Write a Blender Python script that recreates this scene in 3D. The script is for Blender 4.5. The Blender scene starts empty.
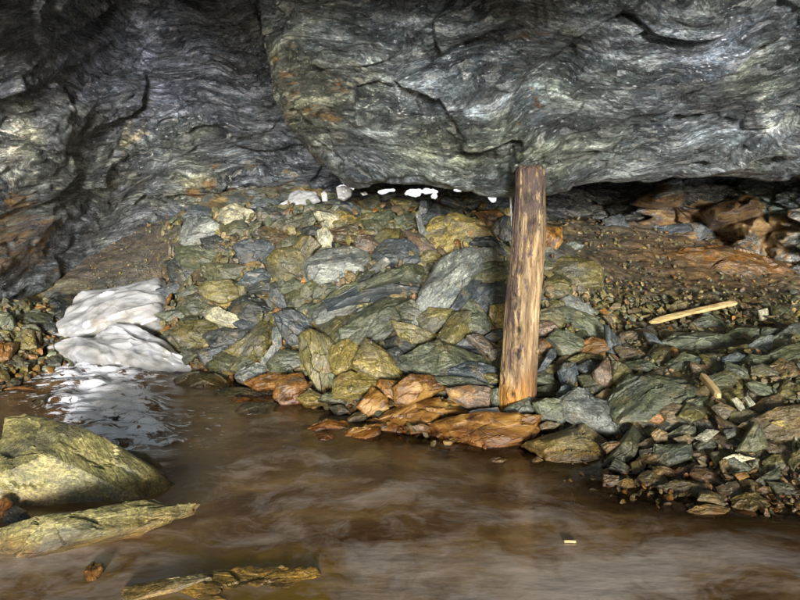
import bpy, math, random
import numpy as np
from mathutils import Vector, Matrix
random.seed(7)
RNG = np.random.default_rng(11)
scene = bpy.context.scene
COL = scene.collection

# ------------------------------------------------------------------ camera
PITCH = math.radians(9.0)
FPX = 692.8
CAMZ = 1.2
CP, SP = math.cos(PITCH), math.sin(PITCH)
cam_d = bpy.data.cameras.new('camera')
cam = bpy.data.objects.new('camera', cam_d)
COL.objects.link(cam)
cam.location = (0, 0, CAMZ)
cam.rotation_euler = (math.radians(90) - PITCH, 0, 0)
cam_d.angle = 2 * math.atan(400 / FPX)
cam_d.clip_start = 0.05
cam_d.clip_end = 2000
scene.camera = cam

def ray(px, py):
    return np.array([px - 400.0, FPX * CP + (300 - py) * SP, -FPX * SP + CP * (300 - py)])
def slope(py):
    return (-FPX * SP + CP * (300 - py)) / (FPX * CP + (300 - py) * SP)
def at(px, py, Y):
    d = ray(px, py)
    return np.array([0, 0, CAMZ]) + d * (Y / d[1])
def atz(px, py, z):
    d = ray(px, py)
    return np.array([0, 0, CAMZ]) + d * ((z - CAMZ) / d[2])
def proj(P):
    x, y, z = P[0], P[1], P[2] - CAMZ
    dep = y * CP - z * SP
    up = y * SP + z * CP
    return 400 + FPX * x / dep, 300 - FPX * up / dep

# ------------------------------------------------------------------ noise
def _h(ix, iy, iz, s):
    n = (ix.astype(np.int64) * 374761393 + iy.astype(np.int64) * 668265263 + iz.astype(np.int64) * 2147483647 + s * 974634777) & 0xFFFFFFFF
    n = ((n ^ (n >> 13)) * 1274126177) & 0xFFFFFFFF
    n = ((n ^ (n >> 16)) * 2246822519) & 0xFFFFFFFF
    n = n ^ (n >> 15)
    return (n & 0xFFFFFF).astype(np.float64) / 16777215.0
def vnoise(P, s=0):
    F = np.floor(P); f = P - F; u = f * f * f * (f * (f * 6 - 15) + 10)
    i = F.astype(np.int64)
    r = 0
    for a in (0, 1):
        wa = u[:, 0] if a else 1 - u[:, 0]
        for b in (0, 1):
            wb = u[:, 1] if b else 1 - u[:, 1]
            for c in (0, 1):
                wc = u[:, 2] if c else 1 - u[:, 2]
                r = r + wa * wb * wc * _h(i[:, 0] + a, i[:, 1] + b, i[:, 2] + c, s)
    return r * 2 - 1
def fbm(P, o=4, s=0, g=.5):
    r = 0; a = 1.0; t = 0
    for k in range(o):
        r = r + a * vnoise(P * (2.03 ** k) + 17.3 * k, s + k); t += a; a *= g
    return r / t
def vor(P, s=0):
    """per-point: random triple of the nearest cell, offset to its seed, crack width"""
    i0 = np.floor(P).astype(np.int64)
    n = len(P)
    d1 = np.full(n, 9e9); d2 = np.full(n, 9e9)
    off = np.zeros((n, 3)); rr = np.zeros((n, 3))
    for a in (-1, 0, 1):
        for b in (-1, 0, 1):
            for c in (-1, 0, 1):
                ci = i0 + np.array([a, b, c])
                q = np.stack([_h(ci[:, 0], ci[:, 1], ci[:, 2], s + k) for k in range(3)], 1)
                dv = P - (ci + q)
                d = (dv ** 2).sum(1)
                m = d < d1
                d2 = np.where(m, d1, np.minimum(d2, d))
                d1 = np.where(m, d, d1)
                off[m] = dv[m]
                if m.any():
                    rr[m] = np.stack([_h(ci[m, 0], ci[m, 1], ci[m, 2], s + 7 + k) for k in range(3)], 1)
    return rr, off, np.sqrt(d2) - np.sqrt(d1)
def facet(P, s=0):
    r, o, c = vor(P, s)
    return (r[:, 0] - .5) + ((r - .5) * o).sum(1) * 1.6, c

class TPS:
    def __init__(self, pts, vals, lam=1e-4):
        self.p = np.array(pts, float); v = np.array(vals, float)
        self.m = self.p.mean(0); self.s = self.p.std()
        q = (self.p - self.m) / self.s; n = len(q)
        K = self.k(q, q) + lam * np.eye(n)
        A = np.zeros((n + 3, n + 3)); A[:n, :n] = K; A[:n, n] = 1; A[:n, n + 1:] = q; A[n, :n] = 1; A[n + 1:, :n] = q.T
        self.w = np.linalg.solve(A, np.concatenate([v, np.zeros(3)])); self.q = q
    def k(self, a, b):
        d = np.sqrt(((a[:, None] - b[None]) ** 2).sum(2)) + 1e-12
        return d * d * np.log(d)
    def __call__(self, X):
        X = np.atleast_2d(X); r = np.zeros(len(X))
        for i in range(0, len(X), 60000):
            x = (X[i:i + 60000] - self.m) / self.s
            r[i:i + 60000] = self.k(x, self.q) @ self.w[:-3] + self.w[-3] + x @ self.w[-2:]
        return r

# ------------------------------------------------------------------ meshes
def link(name, me, mat, parent=None):
    o = bpy.data.objects.new(name, me)
    COL.objects.link(o)
    if mat: me.materials.append(mat)
    if parent: o.parent = parent
    return o
def mesh(name, V, F, smooth=True, sharp=None):
    me = bpy.data.meshes.new(name)
    V = np.asarray(V, dtype=np.float32)
    if isinstance(F, np.ndarray):
        nf, k = F.shape
        me.vertices.add(len(V)); me.vertices.foreach_set('co', V.ravel())
        me.loops.add(nf * k); me.loops.foreach_set('vertex_index', F.astype(np.int32).ravel())
        me.polygons.add(nf)
        me.polygons.foreach_set('loop_start', np.arange(0, nf * k, k, dtype=np.int32))
        me.polygons.foreach_set('loop_total', np.full(nf, k, dtype=np.int32))
        me.update(calc_edges=True)
        me.validate()
    else:
        me.from_pydata([tuple(v) for v in V], [], F)
    if smooth:
        me.polygons.foreach_set('use_smooth', [True] * len(me.polygons))
        if sharp: me.set_sharp_from_angle(angle=math.radians(sharp))
    return me
def gridfaces(nr, nc):
    a = np.arange(nr * nc).reshape(nr, nc)
    return np.stack([a[:-1, :-1], a[:-1, 1:], a[1:, 1:], a[1:, :-1]], -1).reshape(-1, 4)
def gridnormals(G):
    du = np.gradient(G, axis=1); dv = np.gradient(G, axis=0)
    n = np.cross(du, dv); n /= np.linalg.norm(n, axis=2, keepdims=True) + 1e-12
    return n
def blur(d, shape, n=3):
    g = np.asarray(d).reshape(shape)
    for _ in range(n):
        p = np.pad(g, 1, mode='edge')
        g = (p[:-2, 1:-1] + 2 * p[1:-1, 1:-1] + p[2:, 1:-1]) / 4
        p = np.pad(g, 1, mode='edge')
        g = (p[1:-1, :-2] + 2 * p[1:-1, 1:-1] + p[1:-1, 2:]) / 4
    return g.ravel()
def vcol(me, name, rgba):
    at_ = me.color_attributes.new(name, 'FLOAT_COLOR', 'POINT')
    at_.data.foreach_set('color', np.asarray(rgba, np.float32).ravel())
def tag(o, label=None, cat=None, group=None, kind=None):
    if label: o['label'] = label
    if cat: o['category'] = cat
    if group: o['group'] = group
    if kind: o['kind'] = kind
    return o

# ------------------------------------------------------------------ materials
class NT:
    def __init__(s, name):
        s.mat = bpy.data.materials.new(name); s.mat.use_nodes = True
        s.t = s.mat.node_tree; s.t.nodes.clear()
        s.out = s.t.nodes.new('ShaderNodeOutputMaterial')
        s.b = s.t.nodes.new('ShaderNodeBsdfPrincipled')
        s.t.links.new(s.b.outputs[0], s.out.inputs[0])
    def set(s, inp, v):
        if isinstance(v, bpy.types.NodeSocket): s.t.links.new(v, inp)
        elif isinstance(v, (tuple, list)) and len(v) == 3 and inp.type == 'RGBA': inp.default_value = (*v, 1)
        else: inp.default_value = v
    def n(s, typ, **k):
        nd = s.t.nodes.new(typ)
        for a, v in k.items(): setattr(nd, a, v)
        return nd
    def coord(s, which='Object'):
        return s.n('ShaderNodeTexCoord').outputs[which]
    def mapping(s, vec, scale=(1, 1, 1), rot=(0, 0, 0), loc=(0, 0, 0)):
        m = s.n('ShaderNodeMapping'); s.set(m.inputs[0], vec)
        s.set(m.inputs['Location'], loc)
        m.inputs['Rotation'].default_value = rot; m.inputs['Scale'].default_value = scale
        return m.outputs[0]
    def noise(s, vec, sc, det=4, rough=.55, dist=0, col=False):
        det = min(det, 5)
        m = s.n('ShaderNodeTexNoise'); s.set(m.inputs['Vector'], vec); m.inputs['Scale'].default_value = sc
        m.inputs['Detail'].default_value = det; m.inputs['Roughness'].default_value = rough; m.inputs['Distortion'].default_value = dist
        return m.outputs['Color' if col else 'Fac']
    def voro(s, vec, sc, feat='F1', out='Distance', rnd=1):
        m = s.n('ShaderNodeTexVoronoi', feature=feat); s.set(m.inputs['Vector'], vec); m.inputs['Scale'].default_value = sc
        m.inputs['Randomness'].default_value = rnd
        return m.outputs[out]
    def ramp(s, f, stops, interp='LINEAR'):
        m = s.n('ShaderNodeValToRGB'); s.set(m.inputs[0], f); cr = m.color_ramp; cr.interpolation = interp
        while len(cr.elements) < len(stops): cr.elements.new(.5)
        for e, (p, c) in zip(cr.elements, stops):
            e.position = p; e.color = (c, c, c, 1) if not isinstance(c, tuple) else (*c, 1)
        return m.outputs[0]
    def mix(s, f, a, b, mode='MIX'):
        m = s.n('ShaderNodeMix', data_type='RGBA', blend_type=mode)
        s.set(m.inputs[0], f); s.set(m.inputs[6], a); s.set(m.inputs[7], b)
        return m.outputs[2]
    def math(s, op, a, b=0.0, c=None, clamp=False):
        m = s.n('ShaderNodeMath', operation=op, use_clamp=clamp); s.set(m.inputs[0], a); s.set(m.inputs[1], b)
        if c is not None: s.set(m.inputs[2], c)
        return m.outputs[0]
    def mr(s, v, a, b, c=0.0, d=1.0):
        m = s.n('ShaderNodeMapRange'); s.set(m.inputs[0], v)
        for i, q in enumerate((a, b, c, d)): s.set(m.inputs[i + 1], q)
        return m.outputs[0]
    def vmath(s, op, a, b=None, scale=None):
        m = s.n('ShaderNodeVectorMath', operation=op); s.set(m.inputs[0], a)
        if b is not None: s.set(m.inputs[1], b)
        if scale is not None: s.set(m.inputs['Scale'], scale)
        return m.outputs[0]
    def attr(s, name, typ='GEOMETRY', out='Color'):
        m = s.n('ShaderNodeAttribute', attribute_name=name, attribute_type=typ)
        return m.outputs[out]
    def bump(s, h, strength, dist, normal=None):
        m = s.n('ShaderNodeBump'); s.set(m.inputs['Height'], h); s.set(m.inputs['Strength'], strength); s.set(m.inputs['Distance'], dist)
        if normal is not None: s.set(m.inputs['Normal'], normal)
        return m.outputs[0]
    def p(s, k, v): s.set(s.b.inputs[k], v)

def mat_bedrock():
    """schist of the roof and walls; the foliation is a set of folded planes in space"""
    m = NT('folded schist'); P = m.coord()
    w = m.noise(P, 1.1, 1, .5, 0, True)
    w = m.vmath('SUBTRACT', w, (.5, .5, .5))
    Pw = m.vmath('ADD', P, m.vmath('SCALE', w, scale=.55))
    w2 = m.vmath('SUBTRACT', m.noise(P, 5, 1, .5, 0, True), (.5, .5, .5))
    Pw = m.vmath('ADD', Pw, m.vmath('SCALE', w2, scale=.08))
    Q = m.mapping(Pw, (1, 1, 4.8), (math.radians(18), math.radians(22), 0))
    Q2 = m.mapping(Pw, (2.2, 2.2, 7), (math.radians(10), math.radians(24), 0))
    band = m.noise(Q, 2.6, 8, .62)
    fine = m.noise(Q2, 9, 8, .7)
    gl = m.noise(Q2, 3.2, 7, .66, .4)
    big = m.noise(P, 2.1, 4, .55)
    tint = m.attr('tint'); ta = m.attr('tint', out='Alpha')
    c = m.ramp(band, [(.34, (.014, .018, .022)), (.45, (.044, .055, .061)), (.54, (.095, .11, .115)), (.64, (.27, .295, .31))])
    c = m.mix(m.mr(big, .48, .66), c, m.mix(1.0, c, (1.08, 1.06, .78), 'MULTIPLY'))
    c = m.mix(m.mr(fine, .5, .7, 0, .85), c, m.mix(1.0, c, (2.3, 2.35, 2.3), 'MULTIPLY'))
    c = m.mix(m.mr(fine, .5, .34, 0, .75), c, (.012, .014, .014))
    c = m.mix(m.mr(gl, .63, .68, 0, .85), c, (.48, .48, .43))
    rn = m.noise(Q, 5.3, 6, .7)
    c = m.mix(m.mr(rn, .66, .74, 0, .6), c, (.17, .11, .04))
    fl = m.noise(m.mapping(Pw, (1, 1, 3), (math.radians(12), math.radians(22), 0)), 26, 5, .7)
    c = m.mix(m.mr(fl, .60, .64, 0, .85), c, (.5, .51, .5))
    cell = m.voro(Q2, 2.3, out='Color')
    sep = m.n('ShaderNodeSeparateColor'); m.set(sep.inputs[0], cell)
    v = m.mr(sep.outputs[0], 0, 1, .62, 1.55)
    cc = m.n('ShaderNodeCombineColor')
    for i in range(3): m.set(cc.inputs[i], v)
    c = m.mix(1.0, c, cc.outputs[0], 'MULTIPLY')
    cell2 = m.voro(Q2, 7.5, out='Color'); sep2 = m.n('ShaderNodeSeparateColor'); m.set(sep2.inputs[0], cell2)
    c = m.mix(m.mr(sep2.outputs[0], .84, .86, 0, .55), c, m.mix(sep2.outputs[1], (.16, .175, .18), (.36, .36, .33)))
    c = m.mix(m.mr(sep2.outputs[2], .8, .82, 0, .5), c, (.03, .034, .034))
    crack = m.voro(Q, 1.7, 'DISTANCE_TO_EDGE')
    c = m.mix(m.mr(crack, .0, .025, .75, 0), c, (.008, .009, .009))
    sp = m.noise(m.mapping(Pw, (1, 1, 2.2), (math.radians(14), math.radians(22), 0)), 70, 4, .75)
    c = m.mix(m.mr(sp, .5, .66, 0, .8), c, m.mix(1.0, c, (2.4, 2.45, 2.5), 'MULTIPLY'))
    c = m.mix(m.mr(sp, .48, .36, 0, .8), c, m.mix(1.0, c, (.2, .2, .22), 'MULTIPLY'))
    c = m.mix(1.0, c, tint, 'MULTIPLY')
    # stains (alpha of the tint = how much rust)
    st = m.ramp(m.noise(Q, 4.5, 8, .68), [(.3, (.03, .016, .01)), (.43, (.12, .058, .022)), (.54, (.30, .17, .045)), (.68, (.48, .36, .17))])
    thr = m.math('SUBTRACT', 1.0, ta)
    sm = m.mr(m.math('ADD', m.math('MULTIPLY', rn, .8), m.math('MULTIPLY', m.math('ADD', fine, big), .2)), thr, m.math('ADD', thr, .12), 0, .85)
    c = m.mix(sm, c, st)
    m.p('Base Color', c)
    m.p('Roughness', m.mr(fl, .4, .6, .16, .5))
    m.p('Specular IOR Level', .8)
    h = m.math('ADD', m.math('MULTIPLY', band, 1.0), m.math('MULTIPLY', fine, .45))
    h = m.math('ADD', h, m.math('MULTIPLY', m.mr(crack, 0, .06), .35))
    h = m.math('ADD', h, m.math('MULTIPLY', sep.outputs[1], .25))
    h = m.math('ADD', h, m.math('MULTIPLY', sep2.outputs[0], .22))
    b1 = m.bump(h, 1.0, .03)
    b2 = m.bump(m.noise(Q2, 30, 5, .85), 1.0, .012, b1)
    m.p('Normal', b2)
    return m.mat

def mat_rock(name, obj=True, wet=.0):
    """loose schist blocks: colour from the object (or from the stones' own vertex colour), alpha = rust"""
    m = NT(name); P0 = m.coord()
    if obj:
        oi = m.n('ShaderNodeObjectInfo'); base = oi.outputs['Color']; al = oi.outputs['Alpha']
        off = m.n('ShaderNodeCombineXYZ'); m.set(off.inputs[0], m.math('MULTIPLY', oi.outputs['Random'], 37.)); m.set(off.inputs[1], m.math('MULTIPLY', oi.outputs['Random'], 91.))
        P = m.vmath('ADD', P0, off.outputs[0])
    else:
        base = m.attr('tint'); al = m.attr('tint', out='Alpha'); P = P0
    geo = m.n('ShaderNodeNewGeometry'); sxyz = m.n('ShaderNodeSeparateXYZ'); m.set(sxyz.inputs[0], geo.outputs['Position'])
    al = m.math('ADD', al, m.mr(sxyz.outputs[2], .28, .0, 0, .22))
    w = m.vmath('SUBTRACT', m.noise(P, 3, 1, .5, 0, True), (.5, .5, .5))
    Pw = m.vmath('ADD', P, m.vmath('SCALE', w, scale=.07))
    Q = m.mapping(Pw, (1, 3.4, 7), (0.25, .1, 0))
    band = m.noise(Q, 4.5, 8, .6)
    fine = m.noise(Q, 22, 7, .68)
    patch = m.noise(P, 5.5, 6, .6)
    patch2 = m.noise(P, 11, 6, .62)
    c = m.mix(m.mr(band, .3, .7), m.mix(1.0, base, (.4, .45, .5), 'MULTIPLY'), m.mix(1.0, base, (1.75, 1.7, 1.5), 'MULTIPLY'))
    c = m.mix(m.mr(patch, .50, .60, 0, .65), c, m.mix(.35, (.075, .085, .08), base))
    c = m.mix(m.mr(patch2, .54, .64, 0, .6), c, m.mix(.4, (.15, .115, .04), base))
    c = m.mix(m.mr(m.noise(Q, 2.2, 6, .6), .52, .62, 0, .6), c, (.04, .045, .042))
    c = m.mix(m.mr(fine, .52, .66, 0, .85), c, m.mix(1.0, c, (2.0, 2.0, 1.9), 'MULTIPLY'))
    c = m.mix(m.mr(fine, .47, .32, 0, .7), c, m.mix(1.0, c, (.25, .25, .25), 'MULTIPLY'))
    sp = m.noise(m.mapping(Pw, (1, 1.6, 2.5)), 85, 4, .75)
    c = m.mix(m.mr(sp, .5, .66, 0, .75), c, m.mix(1.0, c, (2.0, 2.0, 2.0), 'MULTIPLY'))
    c = m.mix(m.mr(sp, .48, .36, 0, .75), c, m.mix(1.0, c, (.25, .25, .25), 'MULTIPLY'))
    # quartz flecks and thin veins
    q = m.noise(Q, 3.1, 7, .62, .6)
    c = m.mix(m.mr(q, .66, .72, 0, .6), c, (.4, .39, .33))
    # rust
    rust = m.ramp(band, [(.3, (.03, .014, .006)), (.44, (.12, .054, .011)), (.55, (.25, .13, .025)), (.7, (.38, .26, .09))])
    thr = m.math('SUBTRACT', .88, m.math('MULTIPLY', al, .62))
    c = m.mix(m.mr(m.math('ADD', m.math('MULTIPLY', patch, .75), m.math('MULTIPLY', fine, .25)), thr, m.math('ADD', thr, .09), 0, .92), c, rust)
    wl = m.mr(m.math('ADD', sxyz.outputs[2], m.math('MULTIPLY', m.math('SUBTRACT', patch, .5), .12)), .015, .075, .85, 0)
    c = m.mix(wl, c, m.mix(1.0, c, (.50, .33, .20), 'MULTIPLY'))
    m.p('Base Color', c)
    m.p('Roughness', m.mr(m.noise(P, 9, 5, .6), .3, .7, .24 - wet * .08, .55 - wet * .22))
    m.p('Specular IOR Level', .55)
    h = m.math('ADD', m.math('MULTIPLY', band, .8), m.math('MULTIPLY', fine, .35))
    crack = m.voro(Q, 5.5, 'DISTANCE_TO_EDGE')
    h = m.math('ADD', h, m.math('MULTIPLY', m.mr(crack, 0, .07), .25))
    b1 = m.bump(h, .42, .012)
    b2 = m.bump(m.noise(m.mapping(Pw, (1, 1.8, 3)), 60, 5, .8), .8, .004, b1)
    m.p('Normal', b2)
    return m.mat

def mat_ice():
    m = NT('old grey ice'); P = m.coord()
    Q = m.mapping(P, (1, 2.2, 3))
    n1 = m.noise(Q, 3.5, 6, .6, .3); n2 = m.noise(P, 2.4, 4, .5)
    c = m.mix(m.mr(n1, .35, .65), (.28, .285, .28), (.45, .48, .53))
    c = m.mix(m.mr(n2, .5, .68, 0, .6), c, (.17, .15, .10))
    g = m.attr('tint')
    c = m.mix(1.0, c, g, 'MULTIPLY')
    m.p('Base Color', c); m.p('Roughness', .18); m.p('Specular IOR Level', .6)
    m.p('Subsurface Weight', .25); m.p('Subsurface Radius', (.02, .025, .03)); m.p('Subsurface Scale', .5)
    m.p('Normal', m.bump(m.noise(Q, 10, 3, .5), .3, .008))
    return m.mat

def mat_wood(pale=False):
    m = NT('weathered pine' if not pale else 'split pale wood'); P = m.coord()
    w = m.vmath('SUBTRACT', m.noise(P, 6, 1, .5, 0, True), (.5, .5, .5))
    Pw = m.vmath('ADD', P, m.vmath('SCALE', w, scale=.035))
    if pale:
        Q = m.mapping(Pw, (.12, 1, 1))
        g = m.noise(Q, 60, 7, .65)
        c = m.ramp(g, [(.3, (.17, .11, .045)), (.5, (.46, .34, .15)), (.7, (.66, .54, .3))])
        m.p('Base Color', c); m.p('Roughness', .6); m.p('Normal', m.bump(g, .6, .004))
        return m.mat
    Q = m.mapping(Pw, (1, 1, .10))
    Q3 = m.mapping(Pw, (1, 1, .34))
    grain = m.noise(Q, 42, 8, .7); strk = m.noise(Q, 17, 7, .65); blot = m.noise(Q3, 30, 7, .72); cr = m.noise(Q, 75, 5, .6)
    t = m.attr('tint'); ta = m.attr('tint', out='Alpha')
    c = m.ramp(grain, [(.30, (.07, .042, .025)), (.44, (.22, .15, .08)), (.56, (.36, .275, .16)), (.72, (.50, .43, .31))])
    c = m.mix(m.mr(strk, .47, .60, 0, .75), c, (.11, .078, .046))
    thr = m.math('SUBTRACT', .65, m.math('MULTIPLY', ta, .22))
    c = m.mix(m.mr(blot, thr, m.math('ADD', thr, .05), 0, .93), c, m.mix(m.mr(cr, .4, .6), (.035, .022, .024), (.11, .075, .07)))
    c = m.mix(1.0, c, t, 'MULTIPLY')
    m.p('Base Color', c); m.p('Roughness', m.mr(strk, .3, .7, .45, .75))
    h = m.math('ADD', m.math('MULTIPLY', grain, .7), m.math('MULTIPLY', m.mr(blot, .45, .6), -.35))
    h = m.math('ADD', h, m.math('MULTIPLY', m.mr(cr, .55, .65), .5))
    m.p('Normal', m.bump(h, .9, .008))
    return m.mat

def mat_water():
    m = NT('silty mine water'); P = m.coord()
    gs = m.attr('glare_silt'); sep = m.n('ShaderNodeSeparateColor'); m.set(sep.inputs[0], gs)
    glare_paint, silt_refl, och = sep.outputs[0], sep.outputs[1], sep.outputs[2]
    dep = m.attr('glare_silt', out='Alpha')
    w = m.vmath('SUBTRACT', m.noise(P, 1.6, 4, .55, 0, True), (.5, .5, .5))
    Pw = m.vmath('ADD', P, m.vmath('SCALE', w, scale=.55))
    S = m.mapping(Pw, (1, 1.5, 1), (0, 0, .15))
    a = m.noise(S, 2.2, 7, .68); b = m.noise(S, 5.5, 7, .65)
    c = m.ramp(a, [(.3, (.10, .05, .02)), (.46, (.20, .112, .045)), (.6, (.34, .21, .085)), (.72, (.44, .31, .16))])
    c = m.mix(m.mr(b, .52, .66, 0, .5), c, (.19, .10, .03))
    c = m.mix(m.mr(m.math('ADD', silt_refl, m.math('MULTIPLY', m.math('SUBTRACT', a, .5), .8)), .1, .5, .5, 0), c, (.055, .030, .015))
    och_m = m.mr(m.math('ADD', och, m.math('MULTIPLY', m.math('SUBTRACT', b, .5), 1.6)), .4, .75)
    c = m.mix(och_m, c, (.34, .20, .04))
    sm = m.mr(m.math('ADD', silt_refl, m.math('MULTIPLY', m.math('SUBTRACT', m.noise(S, 2.6, 5, .72, .0), .5), 3.4)), .3, 1.15, 0, .85)
    c = m.mix(sm, c, (.62, .52, .44))
    R = m.mapping(P, (2.2, 1, 1), (0, 0, math.radians(-25)))
    # white glare painted into the colour: flecks stretched along the current
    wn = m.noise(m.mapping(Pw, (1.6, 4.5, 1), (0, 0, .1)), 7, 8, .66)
    glare_m = m.mr(m.math('ADD', glare_paint, m.math('MULTIPLY', m.math('SUBTRACT', wn, .5), 4.5)), .62, .95)
    glare_m = m.math('MULTIPLY', glare_m, m.mr(glare_paint, .05, .25))
    c = m.mix(glare_m, c, (.88, .91, .99))
    m.p('Base Color', c)
    m.p('Roughness', m.mr(glare_m, 0, 1, .07, .4)); m.p('IOR', 1.33); m.p('Specular IOR Level', .5)
    R1 = m.noise(m.mapping(P, (1, 2.2, 1), (0, 0, .2)), 5, 3, .5)
    R2 = m.noise(m.mapping(P, (1, 3.0, 1), (0, 0, .15)), 45, 4, .6)
    b1 = m.bump(R1, .14, .03)
    m.p('Normal', m.bump(R2, m.math('ADD', m.math('MULTIPLY', glare_paint, .9), .05), .006, b1))
    tr = m.n('ShaderNodeBsdfTransparent'); tr.inputs[0].default_value = (.85, .7, .5, 1)
    mx = m.n('ShaderNodeMixShader')
    cov = m.math('MAXIMUM', dep, m.math('MAXIMUM', glare_m, m.math('MULTIPLY', sm, .9)))
    m.set(mx.inputs[0], cov); m.t.links.new(tr.outputs[0], mx.inputs[1]); m.t.links.new(m.b.outputs[0], mx.inputs[2])
    # the clear film at the shore still shines
    gl = m.n('ShaderNodeBsdfGlossy'); gl.inputs['Roughness'].default_value = .12
    fr = m.n('ShaderNodeFresnel'); fr.inputs[0].default_value = 1.33
    m.t.links.new(b1.node.outputs[0], gl.inputs['Normal'])
    m2 = m.n('ShaderNodeMixShader'); m.t.links.new(tr.outputs[0], m2.inputs[1]); m.t.links.new(gl.outputs[0], m2.inputs[2]); m.t.links.new(fr.outputs[0], m2.inputs[0])
    m.t.links.new(m2.outputs[0], mx.inputs[1])
    m.t.links.new(mx.outputs[0], m.out.inputs[0])
    return m.mat

M_BED = mat_bedrock(); M_ROCK = mat_rock('loose schist'); M_WET = mat_rock('wet schist', wet=1.0)
M_GRAV = mat_rock('gravel schist', obj=False, wet=.4); M_ICE = mat_ice(); M_WOOD = mat_wood(); M_PALE = mat_wood(True); M_WATER = mat_water()

# ------------------------------------------------------------------ terrain
ctl = []
def c3(p): ctl.append(p)
for x, y in [(-3.4, 2), (-1.5, 3.2), (0, 2), (0, 2.6), (1, 2), (-2.4, 3.4), (-1.4, 3.8), (-2, 2.8), (1.5, 1.7), (0, 1), (-3, 1), (3, 1), (0, -1), (-3, -2), (3, -2), (-.6, 3.0), (-5, 1), (5, 1)]:
    c3((x, y, -.16))
for px, py in [(150, 374), (190, 376), (260, 392), (300, 403), (380, 436), (440, 448), (550, 455), (600, 480), (660, 505), (800, 522), (1000, 540), (0, 392), (60, 378), (-120, 420)]:
    c3(atz(px, py, 0.0))
for px, py, Y in [(45, 300, 5.0), (0, 310, 4.7), (-100, 300, 4.3), (60, 290, 5.3), (120, 285, 5.3), (160, 290, 5.25), (100, 330, 4.9), (150, 220, 6.3), (100, 240, 6.0), (60, 262, 5.6),
                  (190, 215, 5.4), (250, 205, 5.35), (300, 202, 5.25), (350, 210, 5.2), (400, 213, 5.1), (450, 214, 5.0), (500, 216, 4.85), (540, 225, 4.9),
                  (200, 300, 4.75), (190, 340, 4.6), (250, 350, 4.4), (300, 300, 4.45), (350, 300, 4.25), (350, 250, 4.65), (450, 300, 4.05), (450, 250, 4.45), (260, 250, 4.95),
                  (420, 400, 3.55), (350, 380, 3.85), (517, 400, 3.62), (470, 360, 3.75), (530, 300, 4.2), (560, 400, 3.45), (600, 350, 3.85), (560, 300, 4.4), (600, 430, 3.25), (640, 400, 3.3),
                  (700, 400, 3.2), (700, 450, 2.95), (800, 400, 3.0), (800, 460, 2.75), (800, 330, 3.9), (700, 340, 4.0), (650, 330, 4.15), (620, 290, 4.75), (700, 292, 4.9), (800, 300, 4.7), (900, 320, 4.1), (1000, 400, 3.0),
                  (600, 255, 5.5), (660, 262, 5.6), (740, 275, 5.4), (800, 285, 5.2), (560, 215, 6.3), (640, 225, 6.4), (720, 235, 6.4)]:
    c3(at(px, py, Y))
for x, y, z in [(-3, 8, 1.4), (0, 8, .6), (3, 8, .8), (5, 6, .9), (-5, 5, .9), (-6, 8, 1.5), (6, 8, 1.2), (5, 3, .6), (-1, 7, .9), (1.2, 7.4, .9)]:
    c3((x, y, z))
ctl = np.array(ctl)
T = TPS(ctl[:, :2], ctl[:, 2], 2e-4)
def th(x, y): return float(T(np.array([[x, y]]))[0])
_gx = np.arange(-6, 6.001, .04); _gy = np.arange(-3, 9.001, .04)
_GG = T(np.stack(np.meshgrid(_gx, _gy), -1).reshape(-1, 2)).reshape(len(_gy), len(_gx))
def tz(x, y):
    """terrain height, bilinear lookup, arrays"""
    u = np.clip((np.asarray(x) + 6) / .04, 0, len(_gx) - 1.001); v = np.clip((np.asarray(y) + 3) / .04, 0, len(_gy) - 1.001)
    i = u.astype(int); j = v.astype(int); a = u - i; b = v - j
    return (_GG[j, i] * (1 - a) + _GG[j, i + 1] * a) * (1 - b) + (_GG[j + 1, i] * (1 - a) + _GG[j + 1, i + 1] * a) * b
def tnormal(x, y, e=.12):
    n = np.array([-(tz(x + e, y) - tz(x - e, y)) / (2 * e), -(tz(x, y + e) - tz(x, y - e)) / (2 * e), 1.0])
    return n / np.linalg.norm(n)
def hit(px, py):
    d = ray(px, py); d = d / d[1]
    Y = np.arange(1.2, 8.5, .01)
    z = CAMZ + d[2] * Y
    h = np.maximum(tz(d[0] * Y, Y), -.02)
    k = np.argmax(z < h)
    if z[k] >= h[k]: k = len(Y) - 1
    return np.array([0, 0, CAMZ]) + d * Y[k]
# ------------------------------------------------------------------ cave floor
def blob(px, py, cx, cy, rx, ry, soft=.5):
    d = np.sqrt(((px - cx) / rx) ** 2 + ((py - cy) / ry) ** 2)
    return np.clip((1 + soft - d) / (2 * soft), 0, 1)
def projA(V):
    x, y, z = V[:, 0], V[:, 1], V[:, 2] - CAMZ
    dep = np.maximum(y * CP - z * SP, .05)
    return 400 + FPX * x / dep, 300 - FPX * (y * SP + z * CP) / dep

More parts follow.
